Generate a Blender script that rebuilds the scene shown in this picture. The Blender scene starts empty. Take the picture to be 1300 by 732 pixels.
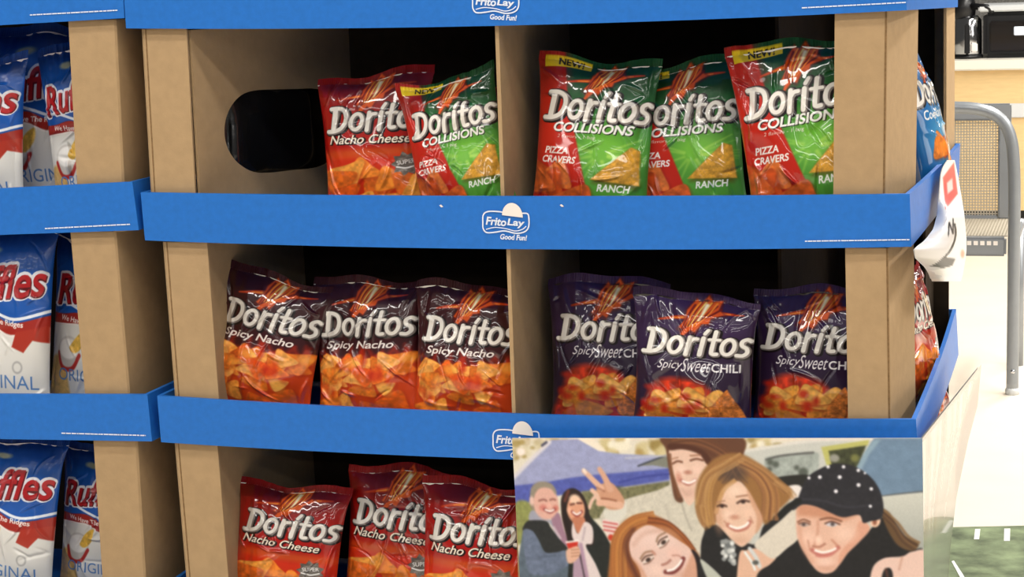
import bpy, bmesh, math, random
import numpy as np
from mathutils import Vector, Matrix, Euler
from mathutils.geometry import tessellate_polygon

scene = bpy.context.scene
COL = scene.collection
# ---------------------------------------------------------------- camera (photograph frame 1300 x 732)
CAM = np.array([1.4917, -2.8522, 1.27])
YAW, PIT, ROL, FPX = -0.2972, -0.1608, -0.0339, 2503.4
FW = np.array([math.sin(YAW)*math.cos(PIT), math.cos(YAW)*math.cos(PIT), math.sin(PIT)])
_r = np.cross(FW, [0, 0, 1.0]); _r /= np.linalg.norm(_r); _u = np.cross(_r, FW)
RT = math.cos(ROL)*_r+math.sin(ROL)*_u; UP = -math.sin(ROL)*_r+math.cos(ROL)*_u
cd = bpy.data.cameras.new('camera'); cam = bpy.data.objects.new('camera', cd); COL.objects.link(cam)
cd.sensor_width = 36; cd.lens = FPX/1300*36; cd.clip_start = .05; cd.clip_end = 100
M4 = Matrix.Identity(4)
for i in range(3):
    M4[i][0], M4[i][1], M4[i][2], M4[i][3] = RT[i], UP[i], -FW[i], CAM[i]
cam.matrix_world = M4
scene.camera = cam
scene.view_settings.view_transform = 'Standard'; scene.view_settings.look = 'None'
scene.view_settings.exposure = 0.0; scene.view_settings.gamma = 1; scene.view_settings.use_curve_mapping = False
scene.cycles.max_bounces = 6
# ---------------------------------------------------------------- light: even store daylight plus rows of ceiling strip lamps and an added side panel
world = bpy.data.worlds.new('store_light'); scene.world = world; world.use_nodes = True
bgn = world.node_tree.nodes['Background']; bgn.inputs[0].default_value = (1.0, .965, .91, 1); bgn.inputs[1].default_value = .075
def strip(x, y, z, sx, sy, power, col=(1, .96, .9), tilt=(0, 0, 0)):
    l = bpy.data.lights.new('store_area_light', 'AREA'); l.shape = 'RECTANGLE'; l.size = sx; l.size_y = sy
    l.energy = power; l.color = col
    o = bpy.data.objects.new('store_area_light', l); COL.objects.link(o); o.location = (x, y, z); o.rotation_euler = tilt
    return o
for y, p in ((-4.4, 9), (-2.5, 44), (-1.3, 28)):
    for x, q in ((-1.6, 1.02), (1.0, 1.02), (3.6, .58)): strip(x, y, 3.3, 2.2, .3, p*q)
for y in (-6.5, -9.0, -12.0):          # rows farther down the store, mirrored in the glossy bags
    for x in (-4.5, 2.0, 8.5): strip(x, y, 3.3, 5.0, .4, 70)
for x in (2.2, 4.6):
    strip(x, 2.4, 3.3, .3, 2.2, 120); strip(x, 5.0, 3.3, .3, 2.2, 125)
strip(5.5, 1.5, 2.6, 2.5, 2.0, 45, (1, .97, .92), (math.radians(20), math.radians(70), 0))  # broad tilted panel added to light the right-hand faces, no ceiling strip

# ---------------------------------------------------------------- measuring helpers: a sight line met with a real plane
def ray(u, v):
    d = FW+RT*((u-650)/FPX)-UP*((v-366)/FPX); return d
def pY(u, v, Y=0.0):
    d = ray(u, v); return CAM+d*((Y-CAM[1])/d[1])
def pX(u, v, X):
    d = ray(u, v); return CAM+d*((X-CAM[0])/d[0])
def pZ(u, v, Z=0.0):
    d = ray(u, v); return CAM+d*((Z-CAM[2])/d[2])

# ---------------------------------------------------------------- materials
def lin(c):
    return tuple((x/255/12.92 if x/255 <= .04045 else ((x/255+.055)/1.055)**2.4) for x in c)+(1,)
def mat(name, col=(200, 200, 200), rough=.6, metal=0, attr=None, noise=0, nscale=60, bump=0, bscale=200, spec=.5, coat=0, trans=0, stretch=None, ior=1.45):
    m = bpy.data.materials.new(name); m.use_nodes = True; nt = m.node_tree; b = nt.nodes['Principled BSDF']
    b.inputs['Roughness'].default_value = rough; b.inputs['Metallic'].default_value = metal
    b.inputs['Specular IOR Level'].default_value = spec; b.inputs['Coat Weight'].default_value = coat; b.inputs['Coat Roughness'].default_value = .035
    b.inputs['Transmission Weight'].default_value = trans; b.inputs['IOR'].default_value = ior
    b.inputs['Base Color'].default_value = lin(col)
    src = None
    if attr:
        a = nt.nodes.new('ShaderNodeAttribute'); a.attribute_name = attr; src = a.outputs['Color']
    if noise or bump:
        tc = nt.nodes.new('ShaderNodeTexCoord'); mp = nt.nodes.new('ShaderNodeMapping')
        nt.links.new(tc.outputs['Object'], mp.inputs['Vector'])
        if stretch: mp.inputs['Scale'].default_value = stretch
    if noise:
        n = nt.nodes.new('ShaderNodeTexNoise'); n.inputs['Scale'].default_value = nscale; n.inputs['Detail'].default_value = 6
        nt.links.new(mp.outputs['Vector'], n.inputs['Vector'])
        mr = nt.nodes.new('ShaderNodeMapRange'); mr.inputs[1].default_value = .3; mr.inputs[2].default_value = .7
        mr.inputs[3].default_value = 1-noise; mr.inputs[4].default_value = 1+noise
        nt.links.new(n.outputs['Fac'], mr.inputs[0])
        vm = nt.nodes.new('ShaderNodeVectorMath'); vm.operation = 'SCALE'
        if src: nt.links.new(src, vm.inputs[0])
        else: vm.inputs[0].default_value = lin(col)[:3]
        nt.links.new(mr.outputs[0], vm.inputs['Scale']); src = vm.outputs[0]
    if src: nt.links.new(src, b.inputs['Base Color'])
    if bump:
        n2 = nt.nodes.new('ShaderNodeTexNoise'); n2.inputs['Scale'].default_value = bscale; n2.inputs['Detail'].default_value = 4
        nt.links.new(mp.outputs['Vector'], n2.inputs['Vector'])
        bp = nt.nodes.new('ShaderNodeBump'); bp.inputs['Strength'].default_value = bump; bp.inputs['Distance'].default_value = .002
        nt.links.new(n2.outputs['Fac'], bp.inputs['Height']); nt.links.new(bp.outputs['Normal'], b.inputs['Normal'])
    return m
MT = dict(
    kraft=mat('kraft_cardboard', (176, 147, 110), .9, noise=.05, nscale=55, bump=.15, spec=.2),
    kraft_edge=mat('cardboard_cut_edge', (132, 104, 72), .95, noise=.2, nscale=220, spec=.1),
    shaded=mat('shaded_inner_board', (52, 42, 32), .95, noise=.15, nscale=40, spec=.1),  # near-black colour carries the deep shade inside the units
    blue=mat('blue_printed_board', (34, 110, 196), .42, noise=.07, nscale=90, spec=.4),
    cream=mat('cream_ink', (238, 230, 222), .5),
    deep=mat('navy_ink', (14, 58, 140), .5),
    white=mat('white_ink', (224, 232, 244), .5),
    film=mat('printed_glossy_film', rough=.32, attr='art', spec=.3, coat=1.0),
    film_dull=mat('printed_satin_film', rough=.3, attr='art', spec=.5, coat=.2),
    seal=mat('crimped_film', rough=.5, attr='art', spec=.3),
    print=mat('printed_card', rough=.38, attr='art', spec=.35),
    printgloss=mat('glossy_printed_card', rough=.22, attr='art', spec=.6, coat=.4),
    card=mat('white_card_back', (226, 224, 218), .7),
    blackfilm=mat('black_plastic_film', (24, 24, 26), .22, spec=.9, coat=1, bump=1.0, bscale=26),
    floor=mat('cream_floor_tile', (236, 226, 210), .3, noise=.03, nscale=6),
    turf=mat('green_turf_print', (112, 124, 92), .8, noise=.6, nscale=16, bump=.3),
    yard=mat('white_yard_line', (236, 236, 230), .7),
    steel=mat('grey_painted_steel', (150, 154, 158), .38, metal=.55, noise=.04, nscale=30),
    darksteel=mat('dark_grey_steel', (146, 149, 152), .45, metal=.4),
    meshsteel=mat('mesh_steel', (186, 176, 158), .5, metal=.3),
    oak=mat('pale_oak_laminate', (222, 190, 136), .5, noise=.06, nscale=14, stretch=(1, 1, 6)),
    laminate=mat('cream_laminate', (226, 220, 206), .4),
    pale=mat('pale_grey_trim', (204, 206, 206), .4),
    black=mat('black_plastic', (20, 20, 22), .35),
    chrome=mat('polished_steel', (200, 200, 202), .12, metal=1),
    glass=mat('dark_glass', (28, 24, 22), .05, spec=.8),
    tile=mat('speckled_grey_stone', (150, 148, 144), .6, noise=.4, nscale=60),
)

# ---------------------------------------------------------------- mesh helpers
def link(name, me, parent=None, mats=()):
    o = bpy.data.objects.new(name, me); COL.objects.link(o)
    for m in mats: me.materials.append(m)
    if parent is not None: o.parent = parent
    return o
def empty(name, loc, label=None, cat=None, group=None):
    o = bpy.data.objects.new(name, None); COL.objects.link(o); o.location = loc; o.empty_display_size = .05
    tag(o, label, cat, group); return o
def tag(o, label=None, cat=None, group=None, kind=None):
    for k, v in (('label', label), ('category', cat), ('group', group), ('kind', kind)):
        if v: o[k] = v
    return o
def obj(name, bm, m, parent=None, smooth=False, off=None, bevel=0):
    """one mesh object from a bmesh built in world coordinates; off = the parent's world location"""
    if bevel:
        bmesh.ops.bevel(bm, geom=bm.edges[:], offset=bevel, segments=2, affect='EDGES', clamp_overlap=True)
    bmesh.ops.recalc_face_normals(bm, faces=bm.faces[:])
    if off is None and parent is not None: off = parent.matrix_basis.translation if parent.parent is None else parent.parent.matrix_basis.translation
    if off is not None: bmesh.ops.translate(bm, verts=bm.verts[:], vec=-Vector(off))
    me = bpy.data.meshes.new(name); bm.to_mesh(me); bm.free()
    if smooth:
        for p in me.polygons: p.use_smooth = True
    return link(name, me, parent, m if isinstance(m, (list, tuple)) else [m])
def add_box(bm, x0, x1, y0, y1, z0, z1):
    v = [bm.verts.new((x, y, z)) for x in (x0, x1) for y in (y0, y1) for z in (z0, z1)]
    for f in ((0, 1, 3, 2), (4, 6, 7, 5), (0, 4, 5, 1), (2, 3, 7, 6), (0, 2, 6, 4), (1, 5, 7, 3)): bm.faces.new([v[i] for i in f])
def add_slab(bm, A, B):
    """solid between two matching rings of points (front and back)"""
    a = [bm.verts.new(tuple(p)) for p in A]; b = [bm.verts.new(tuple(p)) for p in B]; n = len(a)
    bm.faces.new(a); bm.faces.new(b[::-1])
    for i in range(n): bm.faces.new([a[i], b[i], b[(i+1) % n], a[(i+1) % n]])
def add_strip(bm, T, Bt, dT):
    """a bent board: top edge points T, bottom edge points Bt, offset vector(s) dT to its back face"""
    n = len(T); dT = np.broadcast_to(np.array(dT, float), (n, 3))
    R = [[bm.verts.new(tuple(p)) for p in (T[i], Bt[i], Bt[i]+dT[i], T[i]+dT[i])] for i in range(n)]
    for i in range(n-1):
        for k in range(4): bm.faces.new([R[i][k], R[i][(k+1) % 4], R[i+1][(k+1) % 4], R[i+1][k]])
    bm.faces.new(R[0][::-1]); bm.faces.new(R[-1])
def add_tube(bm, pts, r, n=12, r2=None):
    P = [Vector(p) for p in pts]; rings = []
    for i, p in enumerate(P):
        t = (P[min(i+1, len(P)-1)]-P[max(i-1, 0)]).normalized()
        a = t.cross(Vector((0, 1, .01))); a = a.normalized() if a.length > .01 else Vector((1, 0, 0)); b = t.cross(a)
        rr = r if r2 is None else r+(r2-r)*i/(len(P)-1)
        rings.append([bm.verts.new(p+(a*math.cos(2*math.pi*k/n)+b*math.sin(2*math.pi*k/n))*rr) for k in range(n)])
    for i in range(len(rings)-1):
        for k in range(n): bm.faces.new([rings[i][k], rings[i][(k+1) % n], rings[i+1][(k+1) % n], rings[i+1][k]])
    bm.faces.new(rings[0][::-1]); bm.faces.new(rings[-1])
def add_lathe(bm, c, prof, n=28):
    rings = [[bm.verts.new((c[0]+r*math.cos(2*math.pi*k/n), c[1]+r*math.sin(2*math.pi*k/n), c[2]+z)) for k in range(n)] for r, z in prof]
    for i in range(len(rings)-1):
        for k in range(n): bm.faces.new([rings[i][k], rings[i][(k+1) % n], rings[i+1][(k+1) % n], rings[i+1][k]])
    bm.faces.new(rings[0][::-1]); bm.faces.new(rings[-1])
def grid_mesh(name, P, C=None, closed_back=None):
    """P: nv x nu x 3 points, C: matching linear colours"""
    nv, nu = P.shape[:2]
    idx = np.arange(nv*nu).reshape(nv, nu)
    F = np.stack([idx[:-1, :-1], idx[:-1, 1:], idx[1:, 1:], idx[1:, :-1]], -1).reshape(-1, 4)
    V = P.reshape(-1, 3); CC = None if C is None else C.reshape(-1, 3)
    if closed_back is not None:
        Q, CB = closed_back; mv, mu = Q.shape[:2]
        id2 = np.arange(mv*mu).reshape(mv, mu)+len(V)
        F2 = np.stack([id2[:-1, :-1], id2[1:, :-1], id2[1:, 1:], id2[:-1, 1:]], -1).reshape(-1, 4)
        F = np.concatenate([F, F2]); V = np.concatenate([V, Q.reshape(-1, 3)])
        if CC is not None: CC = np.concatenate([CC, CB.reshape(-1, 3)])
    me = bpy.data.meshes.new(name)
    me.vertices.add(len(V)); me.vertices.foreach_set('co', V.astype(np.float32).ravel())
    me.loops.add(F.size); me.loops.foreach_set('vertex_index', F.astype(np.int32).ravel())
    me.polygons.add(len(F)); me.polygons.foreach_set('loop_start', np.arange(0, F.size, 4, dtype=np.int32))
    me.polygons.foreach_set('use_smooth', np.ones(len(F), bool))
    me.update(calc_edges=True)
    if CC is not None:
        at = me.color_attributes.new('art', 'FLOAT_COLOR', 'POINT')
        at.data.foreach_set('color', np.concatenate([CC, np.ones((len(CC), 1))], 1).astype(np.float32).ravel())
    return me
_tc = {}
def text_tris(s, shear=0, bold=0):
    """lettering as triangles, normalised to a 1 x 1 box, y down; returns triangles and natural width/height"""
    key = (s, shear, bold)
    if key not in _tc:
        cu = bpy.data.curves.new('lettering', 'FONT'); cu.body = s; cu.shear = shear; cu.offset = bold; cu.resolution_u = 4
        o = bpy.data.objects.new('lettering', cu); COL.objects.link(o)
        dg = bpy.context.evaluated_depsgraph_get(); ev = o.evaluated_get(dg); me = ev.to_mesh(); me.calc_loop_triangles()
        V = np.array([(v.co.x, -v.co.y) for v in me.vertices]); T = np.array([t.vertices[:] for t in me.loop_triangles])
        ev.to_mesh_clear(); bpy.data.objects.remove(o); bpy.data.curves.remove(cu)
        lo = V.min(0); sz = np.ptp(V, 0); _tc[key] = (((V-lo)/sz)[T], sz[0]/sz[1])
    return _tc[key]
# ---------------------------------------------------------------- print artwork painter (numpy, no image files)
def spl(pts, n=6, closed=True):
    P = np.array(pts, float); m = len(P); out = []
    rng = range(m) if closed else range(m-1)
    for i in rng:
        if closed: a, b, c, d = P[i-1], P[i], P[(i+1) % m], P[(i+2) % m]
        else: a, b, c, d = P[max(i-1, 0)], P[i], P[i+1], P[min(i+2, m-1)]
        for k in range(n):
            t = k/n
            out.append(0.5*((2*b)+(c-a)*t+(2*a-5*b+4*c-d)*t*t+(3*b-a-3*c+d)*t**3))
    if not closed: out.append(P[-1])
    return np.array(out)

def vnoise(h, w, cell, seed):
    r = np.random.RandomState(seed)
    gh, gw = int(h/cell)+3, int(w/cell)+3
    g = r.rand(gh, gw)
    y = np.arange(h)/cell; x = np.arange(w)/cell
    yi = y.astype(int); xi = x.astype(int)
    fy = (y-yi)[:, None]; fx = (x-xi)[None, :]
    fy = fy*fy*(3-2*fy); fx = fx*fx*(3-2*fx)
    a = g[yi][:, xi]; b = g[yi][:, xi+1]; c = g[yi+1][:, xi]; d = g[yi+1][:, xi+1]
    return (a*(1-fx)+b*fx)*(1-fy)+(c*(1-fx)+d*fx)*fy

class Canvas:
    def __init__(s, x0, y0, x1, y1, ppu, bg):
        s.x0, s.y0, s.x1, s.y1, s.k = x0, y0, x1, y1, ppu
        s.W = int(round((x1-x0)*ppu)); s.H = int(round((y1-y0)*ppu))
        s.a = np.empty((s.H, s.W, 3)); s.a[:] = bg
        s.u = 1.0/ppu
    def box(s, P, pad):
        lo = P.min(0)-pad; hi = P.max(0)+pad
        i0 = max(int((lo[0]-s.x0)*s.k), 0); i1 = min(int((hi[0]-s.x0)*s.k)+2, s.W)
        j0 = max(int((lo[1]-s.y0)*s.k), 0); j1 = min(int((hi[1]-s.y0)*s.k)+2, s.H)
        if i1 <= i0 or j1 <= j0: return None
        X, Y = np.meshgrid(s.x0+(np.arange(i0, i1)+.5)/s.k, s.y0+(np.arange(j0, j1)+.5)/s.k)
        return (slice(j0, j1), slice(i0, i1)), X, Y
    def put(s, sl, cov, col, tex=0, cell=3, seed=1):
        c = np.array(col, float)
        if c.ndim == 1: c = np.broadcast_to(c, cov.shape+(3,))
        if tex:
            n = vnoise(cov.shape[0], cov.shape[1], cell*s.k, seed)-.5
            n = n+.6*(vnoise(cov.shape[0], cov.shape[1], max(cell*s.k*.4, 1.01), seed+7)-.5)
            c = np.clip(c*(1+tex*n[..., None]), 0, 255)
        s.a[sl] = s.a[sl]*(1-cov[..., None])+c*cov[..., None]
    def sdf(s, P, X, Y):
        d = np.full(X.shape, 1e9); ins = np.zeros(X.shape, bool)
        for i in range(len(P)):
            a = P[i]; b = P[(i+1) % len(P)]; e = b-a
            L = e@e
            if L < 1e-12: continue
            t = np.clip(((X-a[0])*e[0]+(Y-a[1])*e[1])/L, 0, 1)
            d = np.minimum(d, (X-a[0]-t*e[0])**2+(Y-a[1]-t*e[1])**2)
            if a[1] != b[1]:
                c = ((a[1] > Y) != (b[1] > Y)) & (X < (b[0]-a[0])*(Y-a[1])/(b[1]-a[1])+a[0])
                ins ^= c
        d = np.sqrt(d)
        return np.where(ins, d, -d)
    def poly(s, pts, col, soft=None, alpha=1, smooth=True, col2=None, tex=0, cell=3, seed=1):
        """filled outline; col2 blends down the shape"""
        soft = soft or s.u
        P = spl(pts) if smooth else np.array(pts, float)
        b = s.box(P, soft)
        if b is None: return
        sl, X, Y = b
        cov = np.clip(.5+s.sdf(P, X, Y)/soft, 0, 1)*alpha
        if col2 is not None:
            t = np.clip((Y-P[:, 1].min())/(np.ptp(P[:, 1])+1e-9), 0, 1)[..., None]
            col = np.array(col, float)*(1-t)+np.array(col2, float)*t
        s.put(sl, cov, col, tex, cell, seed)
    def ell(s, cx, cy, rx, ry, col, soft=None, alpha=1, ang=0, tex=0, cell=3, seed=1):
        soft = soft or s.u
        R = max(rx, ry)
        b = s.box(np.array([[cx-R, cy-R], [cx+R, cy+R]]), soft)
        if b is None: return
        sl, X, Y = b
        ca, sa = math.cos(math.radians(ang)), math.sin(math.radians(ang))
        x = (X-cx)*ca+(Y-cy)*sa; y = -(X-cx)*sa+(Y-cy)*ca
        q = np.sqrt((x/rx)**2+(y/ry)**2)
        cov = np.clip(.5+(1-q)*min(rx, ry)/soft, 0, 1)*alpha
        s.put(sl, cov, col, tex, cell, seed)
    def line(s, pts, w, col, soft=None, alpha=1, smooth=True, w2=None):
        soft = soft or s.u
        P = spl(pts, 6, False) if smooth and len(pts) > 2 else np.array(pts, float)
        w2 = w if w2 is None else w2
        b = s.box(P, soft+max(w, w2))
        if b is None: return
        sl, X, Y = b
        d = np.full(X.shape, -1e9); n = len(P)-1
        for i in range(n):
            a = P[i]; e = P[i+1]-a; L = e@e+1e-12
            t = np.clip(((X-a[0])*e[0]+(Y-a[1])*e[1])/L, 0, 1)
            r = .5*(w+(w2-w)*(i+t)/n)
            d = np.maximum(d, r-np.hypot(X-a[0]-t*e[0], Y-a[1]-t*e[1]))
        s.put(sl, np.clip(.5+d/soft, 0, 1)*alpha, col)
    def strands(s, pts, spread, n, cols, w, seed, alpha=.6, spread2=None):
        r = random.Random(seed); P = np.array(pts, float)
        sp2 = spread if spread2 is None else spread2
        for i in range(n):
            o = r.uniform(-1, 1); Q = P.copy()
            for j in range(len(P)):
                t = P[min(j+1, len(P)-1)]-P[max(j-1, 0)]; t = t/(np.linalg.norm(t)+1e-9)
                k = j/(len(P)-1)
                Q[j] += np.array([-t[1], t[0]])*o*(spread*(1-k)+sp2*k)
            s.line(Q, w*r.uniform(.6, 1.3), r.choice(cols), soft=w*.8, alpha=alpha*r.uniform(.5, 1))
    def tris(s, T, col, alpha=1, grow=0, ss=3):
        """T: n x 3 x 2 triangles (lettering)"""
        if len(T) == 0: return
        P = T.reshape(-1, 2); b = s.box(P, s.u*2+grow)
        if b is None: return
        sl, X, Y = b
        h, w = X.shape
        M = np.zeros((h*ss, w*ss), bool)
        k = s.k*ss; ox = s.x0+sl[1].start/s.k; oy = s.y0+sl[0].start/s.k
        for t in T:
            q = (t-[ox, oy])*k-.5
            i0, j0 = np.maximum(np.floor(q.min(0)).astype(int), 0)
            i1, j1 = np.ceil(q.max(0)).astype(int)+1
            i1 = min(i1, w*ss); j1 = min(j1, h*ss)
            if i1 <= i0 or j1 <= j0: continue
            x, y = np.meshgrid(np.arange(i0, i1), np.arange(j0, j1))
            def ed(a, c): return (c[0]-a[0])*(y-a[1])-(c[1]-a[1])*(x-a[0])
            e1, e2, e3 = ed(q[0], q[1]), ed(q[1], q[2]), ed(q[2], q[0])
            M[j0:j1, i0:i1] |= ((e1 >= 0) & (e2 >= 0) & (e3 >= 0)) | ((e1 <= 0) & (e2 <= 0) & (e3 <= 0))
        if grow:
            g = max(int(round(grow*k)), 1); N = M.copy()
            for a in range(16):
                dx = int(round(g*math.cos(a*math.pi/8))); dy = int(round(g*math.sin(a*math.pi/8)))
                N |= np.roll(np.roll(M, dx, 1), dy, 0)
            M = N
        cov = M.reshape(h, ss, w, ss).mean((1, 3))*alpha
        s.put(sl, cov, col)
    def lin(s, u, v):
        """bilinear lookup at u,v in 0..1 (v down), returned in linear light"""
        x = np.clip(u*s.W-.5, 0, s.W-1.001); y = np.clip(v*s.H-.5, 0, s.H-1.001)
        xi = x.astype(int); yi = y.astype(int); fx = (x-xi)[..., None]; fy = (y-yi)[..., None]
        A = s.a
        c = (A[yi, xi]*(1-fx)+A[yi, xi+1]*fx)*(1-fy)+(A[yi+1, xi]*(1-fx)+A[yi+1, xi+1]*fx)*fy
        c = np.clip(c/255, 0, 1)
        return np.where(c <= .04045, c/12.92, ((c+.055)/1.055)**2.4)
# ---------------------------------------------------------------- the printed photograph on the promotional card
def paint_poster():
    c = Canvas(650, 555, 1172, 760, 2.0, (222, 214, 196))
    sk = (226, 190, 170); dk = (38, 38, 40)
    R = random.Random(5)
    # trees and sky behind
    for i in range(90):
        x = R.uniform(650, 1000); y = R.uniform(552, 580)
        f = 1 if x > 735 else .35
        col = R.choice([(176, 148, 88), (150, 128, 70), (205, 190, 140), (240, 234, 215), (190, 170, 110)])
        c.ell(x, y, R.uniform(3, 9), R.uniform(3, 8), col, soft=4, alpha=.75*f+.1, ang=R.uniform(0, 180))
    for x, y, r in ((655, 562, 6), (662, 560, 5), (677, 567, 3), (655, 580, 3), (665, 578, 3)):
        c.ell(x, y, r, r*.7, (165, 140, 75), soft=3, alpha=.8)
    c.ell(661, 572, 6, 5, (240, 226, 215), soft=3)
    c.poly([(735, 556), (757, 556), (775, 572), (760, 572)], (236, 224, 205), soft=3)
    c.ell(795, 565, 12, 6, (236, 228, 205), soft=4, alpha=.9)
    # tent
    c.poly([(648, 606), (703, 557), (738, 556), (765, 571), (795, 575), (856, 577), (856, 612), (760, 618), (648, 640)], (155, 160, 198), smooth=False, soft=1.2, tex=0.066, cell=5)
    c.line([(648, 606), (672, 584), (700, 560)], 5, (214, 208, 214), soft=3)
    c.line([(690, 564), (696, 560)], 3, (70, 70, 95), soft=2)
    c.poly([(648, 615), (690, 611), (725, 605), (760, 601), (800, 598), (856, 593), (856, 607), (800, 616), (760, 621), (705, 627), (675, 635), (648, 640)], (86, 96, 176), smooth=False, soft=2.5, tex=0.121, cell=4, seed=3)
    c.line([(790, 611), (820, 604), (856, 600)], 2, (62, 70, 150), soft=2)
    c.poly([(815, 590), (850, 577), (858, 576), (858, 593), (835, 589)], (128, 130, 118), smooth=False, soft=1.5)
    c.line([(816, 590), (832, 584), (852, 577)], 2, (66, 70, 80), soft=1.5)
    c.line([(800, 580), (856, 577)], 1.5, (196, 196, 205), soft=2)
    c.poly([(740, 622), (790, 618), (856, 609), (856, 640), (740, 660)], (120, 118, 84), smooth=False, soft=3, tex=0.275, cell=4, seed=9)
    c.ell(778, 620, 14, 3, (70, 74, 60), soft=3, ang=-12)
    c.poly([(648, 640), (668, 636), (678, 660), (650, 690)], (142, 146, 84), soft=4, tex=0.165)
    # car at the right
    c.poly([(930, 575), (980, 567), (1040, 558), (1110, 555), (1175, 555), (1175, 740), (930, 740)], (196, 197, 190), smooth=False, soft=1.5)
    c.line([(935, 574), (985, 566), (1040, 558), (1112, 556)], 4, (216, 212, 204), soft=2)
    c.poly([(978, 582), (992, 577), (1040, 572), (1046, 584), (1040, 600), (1015, 606), (985, 606)], (160, 168, 162), soft=2, tex=0.165, cell=6, seed=4)
    c.line([(980, 582), (1000, 577), (1039, 573)], 2.4, (92, 92, 90), soft=2)
    for x, y, r in ((985, 585, 4), (992, 588, 4), (1026, 598, 6), (1018, 592, 3), (984, 594, 3)):
        c.ell(x, y, r, r, (72, 78, 70), soft=4, alpha=.8)
    c.poly([(988, 606), (1030, 601), (1036, 612), (1018, 618), (1000, 618)], (44, 44, 42), soft=2)
    c.poly([(1005, 617), (1022, 615), (1022, 632), (1010, 634)], (228, 220, 215), soft=2)
    c.poly([(1049, 566), (1108, 557), (1106, 564), (1059, 572), (1064, 592), (1056, 592)], (186, 184, 104), smooth=False, soft=1.5)
    c.poly([(1058, 571), (1104, 564), (1094, 592), (1062, 592)], (70, 74, 52), smooth=False, soft=2, tex=0.330, cell=4, seed=8)
    c.ell(1065, 580, 6, 5, (150, 150, 140), soft=3); c.ell(1090, 580, 5, 5, (120, 122, 70), soft=4)
    c.poly([(1114, 555), (1175, 555), (1175, 622), (1121, 628), (1100, 596), (1092, 592), (1104, 570)], (112, 138, 164), smooth=False, soft=2, tex=0.066, cell=6, seed=2)
    c.poly([(1114, 557), (1100, 575), (1092, 592), (1098, 594), (1108, 575), (1122, 557)], (150, 176, 190), smooth=False, soft=3, alpha=.7)
    c.line([(1122, 628), (1145, 625), (1174, 622)], 2, (98, 104, 108), soft=1.5)
    c.poly([(1120, 629), (1174, 624), (1174, 700), (1130, 690)], (203, 203, 192), smooth=False, soft=2, col2=(160, 164, 158))
    # woman at the back: jumper, raised hand, face
    c.poly([(792, 634), (808, 629), (839, 621), (862, 614), (880, 634), (905, 640), (915, 690), (895, 720), (860, 720), (770, 668), (768, 646), (780, 640)], (205, 198, 182), soft=2, tex=0.077, cell=3, seed=5)
    c.line([(868, 625), (874, 650), (882, 672)], 2, (160, 152, 138), soft=2, alpha=.7)
    c.line([(850, 640), (854, 660)], 3, (182, 174, 160), soft=3, alpha=.6)
    c.poly([(766, 658), (787, 661), (784, 676), (777, 684), (770, 676)], (226, 205, 200), soft=1.5)
    for y in (661, 666, 671): c.line([(767, y), (785, y+3)], 2, (205, 92, 90), soft=1.2)
    c.ell(776, 681, 4, 4, (205, 60, 40), soft=2)
    c.poly([(768, 646), (782, 646), (797, 634), (797, 652), (786, 660), (771, 657)], (214, 210, 198), soft=2)
    c.poly([(762, 615), (779, 611), (790, 622), (796, 634), (791, 644), (776, 645), (766, 638), (760, 627)], (206, 152, 122), soft=2)
    c.line([(744, 596), (753, 605), (766, 618)], 6, (222, 176, 150), soft=1.5, w2=8)
    c.line([(744, 595), (746, 598)], 4, (240, 220, 205), soft=1.5)
    c.line([(765, 594), (771, 604), (778, 619)], 6, (214, 164, 138), soft=1.5, w2=9)
    c.line([(754, 621), (759, 626), (762, 634)], 6, (226, 184, 160), soft=1.5)
    c.line([(749, 643), (753, 634), (759, 627)], 4.5, (224, 186, 165), soft=1.5)
    c.line([(762, 637), (776, 637), (790, 640)], 8, (224, 176, 150), soft=1.5, w2=9)
    c.line([(766, 631), (775, 632), (785, 634)], 2, (150, 92, 68), soft=2)
    c.line([(760, 617), (770, 622)], 2, (160, 100, 75), soft=2, alpha=.8)
    c.poly([(852, 552), (945, 552), (952, 575), (930, 600), (905, 600), (885, 575), (862, 574), (866, 610), (873, 634), (862, 632), (857, 600), (853, 570)], (104, 68, 50), soft=2.5)
    c.strands([(862, 562), (890, 560), (920, 572), (940, 590)], 8, 30, [(80, 46, 36), (140, 92, 62), (96, 60, 44)], 1.6, 3)
    c.poly([(858, 568), (880, 567), (901, 574), (908, 586), (900, 598), (892, 614), (888, 632), (880, 640), (871, 628), (864, 609), (859, 591)], sk, soft=1.8)
    c.poly([(857, 562), (882, 563), (903, 572), (915, 592), (905, 588), (895, 575), (875, 569), (858, 570)], (86, 50, 38), soft=2)
    c.ell(872, 596, 6, 6, (240, 206, 190), soft=7, alpha=.8); c.ell(892, 594, 6, 6, (236, 198, 180), soft=7, alpha=.8); c.ell(880, 624, 9, 5, (206, 160, 144), soft=7, alpha=.6)
    c.line([(861, 587), (867, 584), (873, 585)], 2.4, (120, 76, 58), soft=1.2); c.line([(884, 583), (892, 581), (900, 583)], 2.4, (112, 70, 54), soft=1.2)
    c.line([(861, 581), (868, 579)], 1.5, (170, 120, 95), soft=1.5); c.line([(884, 577), (897, 576)], 1.8, (160, 108, 82), soft=1.5)
    c.ell(880, 598, 5, 2.5, (190, 130, 110), soft=3); c.ell(868, 605, 3.5, 7, (206, 140, 120), soft=4, alpha=.8)
    c.line([(871, 608), (880, 613), (889, 608)], 4.2, (180, 110, 96), soft=2); c.line([(873, 609), (881, 611.5), (889, 608)], 2.8, (248, 240, 236), soft=1.2)
    c.line([(871, 619), (878, 626)], 3, (206, 166, 148), soft=4, alpha=.7)
    c.strands([(856, 575), (858, 600), (866, 630)], 3, 10, [(84, 50, 38), (130, 84, 56)], 1.6, 4)
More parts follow.
